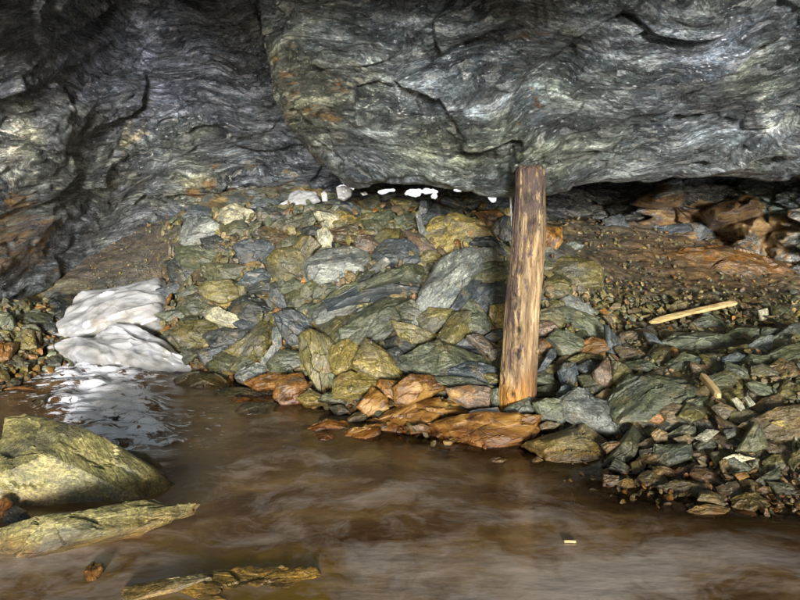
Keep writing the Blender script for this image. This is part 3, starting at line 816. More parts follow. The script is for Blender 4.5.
rocks("""
A|p|.2|h|.3|.05|pale angular slab tucked under the roof at the crest near the brown mud|255 95 320 92 400 108 415 120 380 140 300 158 262 125
A|l|.1|v|.5|.05|rounded pale grey boulder topping the rubble next to the brown mud|120 190 150 150 220 145 270 180 265 210 215 245 150 262 115 240
A|m|.1|d|.5|0|dark olive block beside the rounded pale grey boulder at the crest|270 180 290 155 370 165 400 200 395 235 330 230 290 215
A|b|.05|v|.5|0|smooth bluish dark block below the crest above the small blue oval|340 265 400 235 460 245 545 262 480 290 465 330 420 350 360 320
A|o|.1|v|.6|.05|blocky olive boulder under the pointed cream stone|470 310 500 280 570 270 635 320 640 380 560 410 510 410 470 360
A|y|.1|v|.4|.10|pointed cream yellow stone perched over the blocky olive boulder|575 262 610 225 640 225 675 260 650 280 630 320 590 300
A|p|.15|v|.4|.08|curved upright cream stone behind the pointed one|672 205 700 185 725 220 720 260 690 265 672 240
P|l|.30|s|.5|.07|large pale grey boulder with bluish side and cream cap|309 256 322 247 345 242 365 250 371 262 362 272 332 281 311 276
A|b|.05|h|.5|.06|small smooth blue grey oval stone lying below the bluish dark block|355 395 390 370 450 355 482 375 470 390 400 405
A|d|.1|h|.5|.02|dark slate chip under the small blue oval|385 410 440 398 510 405 530 420 470 435 400 430
A|o|.2|d|.5|.04|speckled ochre and white stone amid dark blocks|200 440 230 410 310 400 340 430 350 465 290 490 230 475
A|p|.40|h|.4|.05|slab splashed creamy white with a rusty tip|205 500 240 490 310 530 385 550 370 570 290 560 225 535
A|d|.1|h|.5|.02|wide dark slab crossed by thin white veins|300 490 370 455 450 440 500 510 450 545 390 550 320 530
C|b|.08|d|.6|.03|big dark grey boulder standing over the tall gold streaked stone|500 60 560 40 640 70 680 120 620 130 600 200 560 180 520 120
A|m|.1|d|.5|.02|dark olive block over the speckled ochre stone|205 335 330 330 400 350 330 390 260 400 210 380
A|g|.2|h|.5|.01|lumpy speckled grey rock under the rounded pale boulder|110 260 200 270 300 290 330 310 240 330 130 320 105 290
A|d|.1|v|.5|0|dark block bordering the brown mud above the white ice|60 330 130 315 200 340 200 420 150 430 80 400
A|m|.15|v|.5|.02|dark olive block beside the upper white ice sheet|118 470 200 450 240 490 220 540 150 540 110 510
A|m|.1|v|.5|.03|little upright olive chip among crest chips|600 160 640 120 660 160 650 180 610 185
A|d|.1|d|.5|.02|dark little wedge under the upright olive chip|600 190 650 180 690 195 680 215 620 225
A|p|.1|h|.3|.06|pale olive slab lying at the crest in front of the ice lumps|665 135 700 110 745 110 770 135 745 175 700 170
A|n|.3|h|.4|.03|reddish brown slab below the pale olive crest slab|705 190 800 180 830 200 800 240 750 230
A|m|.15|d|.5|.03|olive lump between the small blue oval and the white streaked slab|530 455 600 440 640 470 600 505 550 500
A|b|.05|v|.5|.02|narrow bluish wedge beside the veined dark slab|480 440 530 430 560 500 520 510 480 480
A|g|.1|h|.35|.03|long bluish green slab slanting up under the pale grey boulder|640 480 740 440 860 400 890 425 800 460 660 505
A|l|.05|h|.35|.05|slanting slab with a white streak below the bluish green one|650 515 740 480 830 475 800 510 720 545 670 560
A|o|.1|h|.5|.03|olive wedge below the white streaked slab|680 570 800 520 860 560 790 620 720 640
A|d|.05|v|.5|-.02|very dark block behind the lumpy speckled rock|200 235 260 220 330 260 320 290 230 280
A|n|.4|h|.4|.01|reddish flake near the cream yellow stone|410 200 450 180 560 215 565 240 480 235
A|d|.1|d|.5|0|dark block at the crest beside the tucked pale slab|430 110 520 110 560 140 500 165 440 160
L|y|.45|h|.45|.10|big yellow and ochre crusted block at the crest next to the prop|190 300 230 240 330 215 440 200 560 235 640 300 600 345 500 350 420 420 300 435 200 400 165 350
L|l|.0|v|.4|.12|narrow pale upright stone against the yellow crusted block|110 240 140 235 160 310 210 400 180 400 130 350
L|b|.05|v|.4|.09|small grey upright slab over the narrow pale one|125 200 140 140 175 140 180 205 165 240 130 235
L|b|.05|h|.4|.13|bluish chip capping the yellow crusted block|150 235 215 205 240 215 230 260 180 280 150 265
L|r|.35|h|.4|.10|brown rounded slab on the very crest beside the prop|360 100 430 90 510 110 545 150 520 175 470 150 390 125
L|b|.05|h|.4|.12|grey triangular flake beside the brown crest slab|285 130 320 95 370 120 440 160 400 165 330 145
L|d|.15|v|.5|.10|dark rounded stone between the yellow block and the prop|620 320 650 270 700 240 745 250 745 400 700 400 640 350
L|b|.05|h|.4|.12|blue grey block under the dark rounded stone|480 400 520 350 600 360 660 400 700 465 640 450 580 410
L|y|.3|d|.5|.12|tiny bright yellow stone at the crest beside the grey triangular flake|520 155 545 140 575 160 560 180 530 175
L|r|.6|h|.4|.12|rusty orange flake near the yellow block and the prop|520 200 600 185 670 205 680 225 640 270 590 270 540 230
B|l|.05|s|.28|.12|large smooth grey slab leaning upright near the prop|458 300 540 265 650 260 710 300 640 330 575 365 530 450 490 500 370 540 355 490 400 400
B|b|.0|s|.5|.08|dark blue flank stone against the large leaning slab|580 390 612 390 570 455 520 512 488 508 530 440
B|g|.1|h|.4|.13|flat green slab jutting beside the prop below the leaning slab top|580 345 640 325 720 330 715 375 640 390 590 378
B|b|.45|h|.5|.08|dark block with an orange stripe beside the prop|552 490 610 410 690 390 715 420 705 490 620 500
E|y|.35|v|.4|.08|mustard stone squeezed against the prop under the orange striped block|645 25 700 15 700 110 670 115 640 60
B|b|.10|s|.5|.05|broad dark bluish boulder below the crest facing the leaning slab|180 285 230 225 300 235 395 285 330 300 280 328 220 312
B|k|.3|h|.4|.03|pinkish tan stone beside the broad bluish boulder|100 230 170 213 212 250 150 272 110 262
B|k|.25|h|.4|.03|brownish flake bridging the bluish boulder and the yellow block|300 190 360 210 420 272 395 288 330 250
B|g|.35|R|.35|.07|long olive brown slab slanting under the broad bluish boulder|150 385 300 340 440 297 455 308 400 370 370 400 300 380 160 410
B|b|.15|h|.4|.04|long dark slab lying under the olive brown one|0 432 150 395 330 382 368 410 360 438 250 436 130 450 20 475
B|g|.12|h|.3|.07|broad light green slab with a long ochre edge|30 575 100 500 220 445 365 442 350 490 365 552 250 560 150 598 50 618
B|m|.05|d|.5|.09|folded dark stone lying on the broad light green slab|265 505 330 480 385 540 350 560 290 552
B|l|.05|h|.35|.05|pale flat slab over the broad light green slab|0 482 60 475 100 490 60 515 -40 535
B|o|.1|d|.5|.06|olive stone at the foot of the leaning slab|360 545 400 512 490 514 480 560 420 592 372 582
E|o|.08|s|.55|.09|bulky olive boulder midway between crest and water|445 130 500 45 560 45 572 62 565 120 500 165 452 150
E|g|.3|d|.5|.08|green stone with yellow spots beside the mustard stone|565 60 600 60 650 95 645 120 600 138 555 130
E|o|.1|d|.5|.05|olive block above the large flat green slab|250 82 330 100 425 135 415 160 330 172 280 142
E|g|.15|d|.5|.06|grey green block above the gold triangular stone|45 112 100 82 170 100 182 150 110 165 48 150
E|k|.2|R|.4|.10|tan layered stone next to the prop above the layered dark slab|562 145 600 137 690 180 680 208 630 200
E|t|.3|v|.5|.10|small brown stone touching the prop|632 205 688 192 688 235 645 240
B|o|.3|h|.4|.02|brown crest stone under the daylight gaps|120 72 190 62 205 108 140 104
B|g|.15|d|.4|.02|grey green crest block over the pinkish stone|160 142 230 112 258 140 220 170 170 165
B|y|.3|h|.4|.01|pale ochre stone at the crest below the speckled ice|0 142 60 122 110 140 60 180 0 185
B|o|.4|d|.4|.02|small ochre crest chip in the middle of the crest|250 72 330 62 350 100 290 120
B|g|.2|h|.4|.03|flat crest stone beside the narrow pale upright one|262 150 335 120 350 165 300 185 268 178
C|o|.12|f|.4|.06|long flat olive slab at the water below the lower ice|100 292 200 265 300 285 375 330 370 350 250 350 120 345
C|o|.3|v|.5|.06|ochre speckled boulder beside the ice sheets|78 130 110 85 220 80 268 115 222 180 130 190
C|d|.08|h|.5|.04|dark slab over the ochre speckled boulder|218 130 290 115 380 125 350 160 250 175
C|b|.0|h|.4|.05|thin dark blue slab beside the ochre speckled boulder|190 200 270 170 332 192 215 240
C|m|.1|d|.5|.06|dark olive stone over the long flat olive slab|218 240 280 205 340 220 340 260 300 290 228 270
C|o|.08|s|.5|.07|large smooth olive boulder in the lower rubble|310 180 400 130 440 80 490 80 518 130 470 180 430 225 380 210
C|l|.05|s|.4|.08|white rimmed stone hugging the large smooth olive boulder|485 112 520 112 526 180 462 238 446 225 490 180
C|l|.25|h|.5|.07|bluish wedge above a rusty waterside patch|342 272 410 245 480 268 460 290 385 320 346 300
C|r|.55|h|.4|.05|rusty waterside patch stone under the bluish wedge|385 320 460 295 520 290 500 340 430 352
C|g|.2|d|.5|.08|olive rock with a cream cap beside the tall gold streaked stone|466 250 530 202 595 216 600 258 540 284 482 285
C|o|.50|v|.5|.10|tall gold streaked stone rising from the waterside|602 150 640 125 700 150 738 182 722 212 735 280 718 358 680 365 640 300 605 230
C|r|.50|s|.5|.09|orange stained block leaning at the water under the tall gold stone|500 370 520 300 600 285 625 330 660 360 610 400 540 415 505 395
C|y|.2|h|.5|.09|grey yellow lump at the water beside the orange stained block|592 382 640 350 690 370 690 400 622 410
C|y|.35|s|.5|.10|gold and white crusted stone next to the gold triangular one|722 220 735 180 800 140 848 190 820 268 760 285 727 260
C|y|.45|h|.5|.11|gold block with a rust spot under the crusted stone|737 302 800 282 875 300 915 325 880 352 800 370 737 360
C|g|.1|f|.4|.03|low green slab lying in the shallow water|262 360 330 345 440 355 498 375 440 390 300 390
C|r|.5|f|.4|.02|orange brown pebble wet beside the low green slab|296 400 340 382 398 387 380 410 320 420
C|g|.35|f|.5|.03|pale green stone with a yellow end in the water|308 450 400 402 498 400 472 440 440 465 332 475
C|r|.65|f|.4|.02|long wet orange stone in the water, the farther of two|575 515 690 480 770 475 770 497 700 512 600 537
C|r|.65|f|.4|.02|long wet orange stone in the water, the nearer of two|582 545 640 522 720 532 860 540 820 560 720 562 610 572
E|y|.30|s|.5|.14|gold green triangular stone pointing up in the lower rubble|95 248 150 157 210 190 338 288 215 315 120 272
E|d|.45|s|.4|.08|brown dark slab behind the gold green triangular stone|232 200 272 190 345 278 330 292 300 285
E|g|.08|h|.35|.13|large flat green slab in the middle of the lower rubble|292 205 370 175 480 165 600 190 625 232 540 240 430 268 350 250 300 235
E|b|.08|h|.4|.12|dark layered slab under the large flat green one beside the prop|432 272 540 242 630 247 685 275 680 312 600 308 500 290
E|o|.2|h|.4|.15|small olive pebble at the end of the dark layered slab|616 296 670 291 682 318 640 325
E|g|.25|h|.3|.13|thin greenish slab running to the prop's foot|410 290 500 297 620 327 680 332 670 358 560 340 470 320
E|k|.55|s|.4|.15|salmon orange fan shaped stone near the prop's foot|486 350 560 345 636 352 634 418 560 420 500 386
E|g|.1|v|.4|.13|little dark green stone wedged at the prop's foot|640 365 678 352 688 416 650 424
E|r|.55|v|.5|.12|orange stone with a pink face beside the cube like block|190 342 202 320 268 325 264 398 230 384
E|r|.65|s|.6|.14|chunky orange block like a broken cube above the wet ledge|272 340 322 302 400 300 455 345 380 384 322 404 277 400
E|r|.75|f|.4|.03|broad wet orange slab sloping into the water|132 470 250 412 400 372 490 377 560 428 430 440 372 490 320 510 240 490 180 490
E|r|.80|h|.5|.05|massive wet orange rock ledge in front of the prop|388 500 402 462 500 452 700 462 810 474 770 555 640 588 540 598 422 560
E|r|.6|s|.5|.06|dark orange boulder beside the broad wet orange slab|118 420 170 342 225 388 230 430 152 460
E|r|.60|f|.4|.01|low brown stone just breaking the water surface|22 542 90 512 190 502 188 530 120 560 42 565
E|r|.6|h|.5|.04|orange rock joined to the ledge's end near the prop|752 560 800 470 845 450 850 500 820 545 790 575
E|g|.1|s|.4|.20|dark green wedge lying against the front of the prop's foot|692 444 735 412 795 388 850 398 835 440 760 458
D|o|.15|h|.5|.05|moss green stone touching the prop on the gravel side|248 146 320 140 370 180 360 214 300 206 248 190
D|k|.15|d|.5|.06|pinkish grey stone under the moss green one|246 202 310 207 335 240 300 278 246 268
D|r|.3|h|.5|.04|brown stone low against the prop's side|242 282 305 290 300 340 242 350
D|g|.08|s|.3|.10|long green blue slab slanting away from the prop|352 130 420 132 520 182 570 230 583 290 520 278 450 240 380 182
D|b|.05|s|.35|.07|dark slab continuing the long green blue one downhill|582 232 640 290 675 350 660 385 600 360 590 300
D|l|.1|h|.3|.09|slim white edged slab above the long green blue one|362 92 400 76 515 130 508 160 440 138 382 110
D|g|.35|s|.6|.09|grey block with an ochre side near the prop|308 282 350 242 468 290 458 340 390 384 350 340
D|r|.45|h|.5|.05|rusty brown stone beside the grey ochre block|462 300 530 286 588 302 588 348 520 370 466 345
D|b|.1|s|.5|.08|slim blue stone standing upright behind the prop's foot|240 460 298 352 330 342 330 382 272 448
D|b|.05|s|.6|.11|round dark wet stone with silver flecks|357 450 376 412 430 416 440 470 420 528 372 500
D|b|.0|h|.5|.10|shiny blue grey stone next to the round dark wet one|442 420 500 392 545 412 540 440 482 455
D|o|.15|h|.4|.07|olive slab arching over the shiny blue stone|392 388 450 365 558 370 550 398 500 388 440 418
D|k|.35|s|.6|.13|pinkish brown angular block with a sharp top|532 450 600 377 620 420 627 500 600 524 546 490
D|o|.15|s|.6|.11|mossy half of the angular block pair|622 402 700 430 730 460 652 514 628 500
D|m|.1|d|.5|.07|dull olive stone beneath the shiny blue one|442 472 500 452 543 482 550 518 472 520
D|b|.05|d|.5|.10|small blue grey stone under the round dark wet one|342 560 370 522 430 540 420 588 362 598
D|r|.4|d|.5|.05|tiny orange stone above the tan stick stone|550 152 575 136 600 156 572 170
D|t|.2|s|.4|.07|stick like tan stone pointing downhill|570 178 600 176 640 230 622 240
P|g|.10|f|.35|.09|wide flat green boulder slab with a tan top beside the wood splinter|615 388 624 378 640 370 662 366 692 370 706 382 690 394 655 404 628 402
F|y|.15|f|.30|.10|big flat ochre green slab tilting into the water|60 315 150 288 300 236 420 270 540 338 580 365 500 420 400 478 310 500 258 488
F|l|.25|s|.4|.12|pale slab with a white lower edge above the ochre green slab|260 115 350 36 400 60 430 110 560 140 640 208 640 258 590 300 500 288 350 232 290 190
F|g|.08|s|.5|.12|squarish green block between the prop and the white edged slab|100 130 160 110 250 116 290 190 240 240 150 216
F|r|.6|h|.5|.05|orange rock face below the squarish green block|20 280 60 215 102 165 130 240 62 300
F|l|.05|d|.5|.08|small round grey stone behind the squarish green block|215 62 260 27 310 50 252 105 217 90
F|t|.4|h|.4|.14|tan stone resting on the ochre green slab's corner|472 360 530 340 580 360 500 408
F|m|.2|R|.4|.08|dark brown slab leaning by the ochre green slab|510 482 560 400 680 240 720 330 640 450 560 482
F|t|.3|h|.4|.10|thin tan flake above the ochre green slab|120 246 160 236 220 250 200 266 130 270
F|t|.2|h|.5|.03|tan stone standing alone at the waterline|482 538 560 548 560 598 482 600
F|y|.1|h|.5|.03|pale yellow stone beside the lone tan one|572 570 640 560 662 600 600 610
F|t|.25|d|.5|.05|tan cluster stone uphill of the lone waterline pair|660 450 700 412 790 430 790 478 700 480
G|g|.08|h|.35|.10|big layered green slab with white streaks below the plank|122 362 200 302 350 292 440 312 548 330 530 368 450 404 340 420 240 410 150 386
G|g|.10|h|.35|.07|green slab between the layered slab and the plank tip|442 302 500 282 618 290 630 320 560 348 470 322
G|l|.08|h|.4|.07|pale knuckle shaped rock beside the big layered slab|530 382 600 342 660 330 660 380 620 414 560 410
G|g|.08|h|.35|.06|long green slab rising toward the dark back ledge|665 330 720 300 800 252 860 240 860 310 760 350 680 372
G|m|.10|h|.35|.08|dark olive slab under the long green one|582 440 680 392 800 352 880 400 800 440 660 464
G|m|.10|d|.5|.05|olive block at the gravel's upper edge past the plank|652 176 740 180 770 230 700 260 660 230
G|p|.08|v|.4|.06|pale upright stone past the plank tip|602 202 640 192 642 240 606 260
G|g|.10|h|.4|.05|green stone hidden half beneath the plank|252 250 330 222 450 242 400 290 300 284
G|b|.10|s|.4|.06|narrow grey slab beside the big layered slab|32 312 80 332 120 382 120 420 62 370
G|b|.0|h|.5|.07|bluish stone just below the big layered slab|422 430 480 412 520 426 500 450 424 446
G|b|.0|h|.5|.07|pale blue pebble row stone under the big layered slab|270 430 330 418 365 430 340 448 285 446
G|m|.2|h|.4|.07|olive streaked stone beyond the wood splinter|342 522 440 502 530 522 460 568 380 570
G|y|.5|h|.4|.05|mustard stone lying behind the plank|140 182 180 156 236 160 226 184 160 194
G|y|.4|v|.4|.04|little gold stone near the plank's lower end|86 202 110 182 126 214 100 230
H|g|.05|h|.3|.08|flat square green slab in the shore gravel|80 268 215 278 215 332 120 360 84 350
H|t|.25|d|.5|.06|round tan cobble beside the square green slab|50 230 80 206 115 220 115 254 70 265
H|t|.2|d|.5|.05|tan cobble uphill of the square green slab|150 250 215 230 215 270 180 276
H|p|.05|h|.4|.06|pale green lozenge stone in the gravel|245 240 290 210 335 220 290 258
H|g|.05|d|.4|.06|small greenish stone beside the pale lozenge|360 216 400 206 412 236 376 246
H|p|.15|h|.3|.06|pale olive leaf shaped slab in the shore gravel|365 332 420 314 490 325 420 354
H|o|.25|f|.3|.04|long flat olive slab at the gravel's waterline|90 440 200 420 350 430 320 450 260 480 170 470
H|o|.25|f|.3|.03|olive shard at the waterline with a straight edge|410 492 500 474 560 525 470 550 416 520
H|y|.3|f|.3|.02|low ochre shard lying in the shallow edge water|210 550 280 530 380 540 360 565 250 570
H|y|.55|h|.4|.06|golden orange pebble in the shore gravel|410 402 460 390 470 410 430 425
H|y|.2|h|.3|.06|thin yellowish flake on the brown slab|570 180 620 166 650 180 610 195
H|p|.05|s|.4|.08|pale green finger stone, the nearer to the wood splinter|400 82 420 75 455 120 435 130
H|p|.05|s|.4|.08|pale green finger stone, the farther from the wood splinter|450 76 465 66 495 100 475 110
H|m|.4|s|.5|.07|dark brown three sided rock in the gravel|440 290 490 190 545 230 555 280 500 300
H|t|.25|h|.4|.06|brown stone uphill of the pale lozenge|320 110 350 95 430 140 360 156
H|r|.4|d|.5|.05|dark red stone below the wide flat green slab|20 130 70 115 110 160 80 180 40 170
H|t|.3|d|.4|.06|pinkish tan pebble over the waterline gravel|340 350 370 340 385 370 355 390
H|t|.2|h|.2|.05|large brown tilted slab half buried in gravel|470 165 560 132 700 105 700 235 610 235 540 200
H|t|.2|h|.4|.06|tan stone beneath the square green slab|60 366 130 370 150 400 62 410
H|k|.3|d|.5|.05|pink tan stone at the waterline near the tan pair|0 300 60 290 85 350 10 368
I|r|.7|v|.5|.05|bright orange block right behind the prop|182 232 250 226 250 280 222 320 182 310
I|o|.12|h|.45|.06|large smooth olive boulder behind the prop on the gravel|200 372 240 332 330 342 408 380 404 428 292 444 230 430
I|o|.1|f|.3|.05|flat green slab under the smooth olive boulder|172 430 220 406 280 430 270 454 190 450
I|b|.1|s|.3|.05|pointed grey slab leaning before the dark hollow|425 190 480 180 540 235 480 235 440 215
I|l|.1|h|.4|.04|small grey chip beside the pointed slab leaning in the hollow|262 290 300 282 330 300 300 312
K|d|.05|f|.4|.03|dark wet slab on the bank beside the upper ice sheet|105 128 170 95 250 85 300 100 320 120 270 145 170 150
K|d|.05|h|.4|.04|black wet stone against the upper ice sheet's flank|205 150 270 140 290 170 250 195 210 180
K|d|.05|h|.4|.03|small black wet stone under the flank stone|160 210 215 205 215 240 160 245
K|m|.1|h|.4|.03|dark olive bank stone over the stream|60 205 130 210 160 240 100 250 55 235
K|g|.2|v|.5|.03|green grey bank stone at the water's far corner|0 190 40 185 50 225 20 250 -10 240
K|y|.35|h|.4|.03|ochre bank stone beside the stream|40 250 90 235 128 245 130 295 80 305 35 290
K|t|.2|v|.4|.04|small squarish tan bank stone|128 245 158 248 158 288 130 290
K|r|.5|f|.4|.02|rusty bank rock at the water's edge|-20 285 30 270 65 290 30 340 -20 345
K|m|.1|h|.4|.02|olive bank slab above the ochre bank stone|70 175 130 160 190 165 195 195 120 205 70 195
K|m|.1|f|.4|.01|dark stone breaking the white stream below the ice|165 345 200 330 240 342 235 368 190 375
K|m|.1|f|.3|.01|flat dark stone inside the white glare of the stream|335 548 370 540 408 550 395 568 350 568
K|d|.1|f|.3|.00|long black stone at the glare's lower edge|400 590 460 580 525 582 530 600 470 612 405 608
K|m|.2|f|.3|.02|grey green wet stone under the lower ice sheet|465 425 530 412 600 415 650 440 600 462 500 460
K|r|.7|f|.2|.01|thin rusty ledge in the dark water of the bank|-60 470 40 462 120 470 140 490 40 495 -60 490
K|o|.25|f|.2|.01|thin olive ledge behind the great boulder|60 560 130 515 190 495 170 530 100 570
P|y|.55|v|.4|.1|mustard crusted boulder at the back wall, darkest hollow behind it|644 190 658 187 673 190 673 214 662 236 652 238 644 220
P|r|.55|v|.4|.1|brown red block with a flat face in the back wall|675 190 706 185 726 186 726 196 720 214 692 218 674 212
P|l|.05|h|.3|.15|grey blue slab jammed beneath the roof over the back wall|728 186 744 180 800 181 812 186 812 199 752 200 730 194
P|y|.5|h|.4|.2|gold crust under the brown red block of the back wall|686 213 706 210 734 208 724 216 704 226 688 223
P|b|.2|v|.4|.15|dark violet block below the gold crust of the back wall|666 224 690 223 728 224 730 240 688 242 664 238
P|a|.5|v|.4|.2|ochre pillar shaped rock at the edge of the back wall|772 216 784 200 806 200 812 240 774 240
P|r|.4|v|.4|.15|reddish dark rock between the violet block and the ochre pillar|734 224 760 232 774 246 768 256 744 244
P|r|.5|h|.3|.12|long ochre bedrock step sloping along the foot of the back wall|680 244 728 241 772 256 806 266 812 284 752 278 716 272 690 260
N|v|.05|h|.40|.10|great yellow green boulder standing in the water|-40 -2 50 -10 130 15 260 65 400 130 520 188 610 238 650 280 640 330 560 400 470 440 350 470 250 505 150 530 110 490 60 470 0 440 -60 380
N|y|.35|h|.5|.04|small ochre knob at the great boulder's pointed end|560 215 650 240 725 290 700 320 640 335 600 300
N|b|.1|d|.5|.0|grey stone under the great boulder's near end|20 480 60 455 110 490 140 535 90 570 20 560
N|r|.4|d|.5|.0|rusty stone squeezed beneath the great boulder|-30 450 30 440 55 460 20 540 -30 550
P|v|.42|h|.45|.02|long crinkled cream and ochre slab along the water|-40 528 0 522 45 518 80 510 102 499 130 491 150 493 176 490 172 498 150 510 125 522 80 536 40 548 0 562 -40 575
P|r|.75|f|.4|.01|small brown stone poking out of the near water|84 567 90 558 100 562 101 568 96 576 104 586 92 590 82 584
P|t|.2|f|.5|.01|tiny stone alone in the water near the prop|486 461 495 456 505 459 500 465 489 465
P|y|.1|f|.4|.01|tiny pale stones tip in front of the ochre slab|527 461 536 456 545 460 538 464
""")
# ------------------------------------------------------------------ ice
def cups(sx, sy, amp, rot=0.0):
    def f(w_, seed):
        c_, s_ = math.cos(rot), math.sin(rot)
        q = np.stack([(w_[:, 0] * c_ + w_[:, 1] * s_) * sx, (-w_[:, 0] * s_ + w_[:, 1] * c_) * sy, np.full(len(w_), seed)], 1)
        q = q + np.stack([fbm(q * .6, 2, 31), fbm(q * .6, 2, 32), np.zeros(len(q))], 1) * .7
        r, o, c = vor(q, 44)
        q2 = q * 2.3 + 5
        r2, o2, c2 = vor(q2, 45)
        return .10 + np.minimum((o ** 2).sum(1), .6) * amp * 1.1 + (o2 ** 2).sum(1) * amp * .12 + fbm(q * .7, 3, 46) * amp * 1.3
    return f
def ice(name, poly, label, cat, tilt, hf, Y, thick=.4, nring=46, nang=230, group=None):
    o = place(name, poly, label, cat, 'p', 0, tilt, thick, 0, mat=M_ICE, Yfix=Y, nring=nring, nang=nang, hfun=hf, seed=len(label), var=0, dome=.10, grow=1.02, lift=False, rough=.6, jagk=.5, group=group)
    me = o.data
    co = np.empty(len(me.vertices) * 3, np.float32); me.vertices.foreach_get('co', co); co = co.reshape(-1, 3)
    g = fbm(co * np.array([9, 22, 9]) + 3, 4, 51)
    g2 = fbm(co * np.array([5, 15, 5]) + 9, 4, 53)
    k = np.clip(1.0 + np.minimum(g, 0) * .9, .5, 1) * (1 - .38 * np.exp(-np.abs(g2) * 26))
    vcol(me, 'tint', np.stack([k, k * .99, k * .97 + .01, np.ones_like(k)], 1))
    return o
def zz(z, s):
    ox, oy, sc = ZONES[z]; v = [float(t) for t in s.split()]
    return [(ox + v[k] / sc, oy + v[k + 1] / sc) for k in range(0, len(v), 2)]
ice('ice_sheet', zz('K', '170 270 240 215 290 150 315 92 400 75 520 55 640 30 652 120 645 205 560 235 420 252 300 275'), 'upper white ice sheet with a straight bright top edge below the brown mud', 'ice sheet', 'h', cups(2.2, 5.0, .09, .12), 4.95)
ice('ice_sheet', zz('K', '195 318 250 296 330 290 390 250 470 226 540 225 610 262 680 300 720 345 775 385 700 392 640 418 540 400 430 388 340 372 260 352'), 'lower scalloped ice sheet ending in the stream', 'ice sheet', 'h', cups(2.4, 4.4, .10, -.3), 4.6)
ice('ice_lump', zz('M', '480 85 520 78 560 95 555 125 520 150 490 140'), 'rounded white ice lump at the crest under the roof', 'ice lump', 'v', cups(3, 3, .1), 5.0, .5, 16, 60, 'ice bits along the rubble crest')
ice('ice_lump', zz('M', '405 118 420 104 436 118 438 155 412 155'), 'small upright ice piece at the crest beside the rounded ice lump', 'ice lump', 'v', cups(3, 3, .1), 5.0, .5, 12, 50, 'ice bits along the rubble crest')
ice('ice_patch', zz('M', '180 185 230 165 250 115 290 100 330 105 380 112 400 150 330 165 290 175 215 180'), 'glazed icy patch on the dark rock where roof meets crest', 'ice patch', 'h', cups(4, 5, .05), 5.35, .15, 20, 80)
ice('ice_lump', zz('M', '600 115 630 108 640 122 615 128'), 'tiny ice crumb at the crest beyond the rounded ice lump', 'ice lump', 'v', cups(3, 3, .1), 5.0, .5, 10, 40, 'ice bits along the rubble crest')
ice('ice_plate', zz('E', '205 500 230 492 300 494 318 512 262 526 212 522'), 'thin grey ice plate between the wet orange slabs', 'ice plate', 'f', cups(4, 4, .03), 3.42, .2, 12, 60)
ice('ice_plate', zz('E', '558 446 600 436 672 430 684 452 640 460 575 462'), 'thin pale ice plate at the prop\'s foot above the orange ledge', 'ice plate', 'f', cups(4, 4, .03), 3.36, .2, 12, 60)
ice('ice_block', zz('K', '690 460 712 440 735 445 745 468 715 478 695 474'), 'little white ice knob standing beside the lower ice sheet', 'ice knob', 'v', cups(3, 3, .1), 4.35, .5, 12, 50)
ice('ice_block', zz('C', '682 378 730 370 732 408 700 415'), 'grey ice cube wedged under the tall gold streaked stone', 'ice knob', 'v', cups(3, 3, .1), 3.85, .5, 12, 50)
def low(amp):
    def f(w_, seed):
        q = np.stack([w_[:, 0] * 3, w_[:, 1] * 5, np.full(len(w_), seed)], 1)
        return .05 + fbm(q, 5, 61) * amp + facet(q * 1.5, 62)[0] * amp * .5
    return f
o_ = place('flat_rock', [(178, 584), (205, 572), (250, 566), (290, 566), (318, 566), (335, 580), (345, 600), (330, 640), (280, 660), (200, 655), (140, 640), (128, 606)], 'wide sunken golden rock shelf at the near water edge', 'rock slab', 'a', .12, 'w', .12, -.078, mat=M_WET, nring=40, nang=200, hfun=low(.035), seed=5, var=0, dome=.045, rough=1.2, base=.0, lift=False, grow=1.0)
HERO.append(([(128, 606), (178, 584), (250, 566), (345, 556), (392, 590), (300, 640)], 'wide sunken golden rock shelf at the near water edge', o_))
o_ = place('flat_rock', [(121, 588), (150, 581), (178, 576), (204, 573), (212, 577), (186, 586), (150, 596), (124, 603)], 'straight cream ledge along the sunken golden shelf', 'rock slab', 'v', .2, 'w', .15, .0, mat=M_WET, nring=20, nang=130, hfun=low(.03), seed=6, var=0, dome=.04, rough=.6, base=.0, lift=False, grow=1.0)
HERO.append(([(121, 588), (150, 581), (204, 573), (212, 577), (150, 596), (124, 603)], 'straight cream ledge along the sunken golden shelf', o_))
# one icicle next to the prop's top
V, F = [], []
for k in range(24):
    f = k / 23; c_ = at(510.2 + 1.2 * f, 186 + 40 * f, 4.3); r = .0085 * (1 - f) ** .7 * (1 + .25 * math.sin(k * 1.7)) + .001
    for j in range(12): V.append((c_[0] + r * math.cos(j * .5236), c_[1] + r * math.sin(j * .5236), c_[2]))
for k in range(23):
    for j in range(12): F.append((k * 12 + j, k * 12 + (j + 1) % 12, k * 12 + 12 + (j + 1) % 12, k * 12 + 12 + j))
me = mesh('icicle', V, F); vcol(me, 'tint', np.ones((len(V), 4)))
tag(link('icicle', me, M_ICE), 'thin white icicle hanging from the roof next to the prop', 'icicle', None, 'thing')

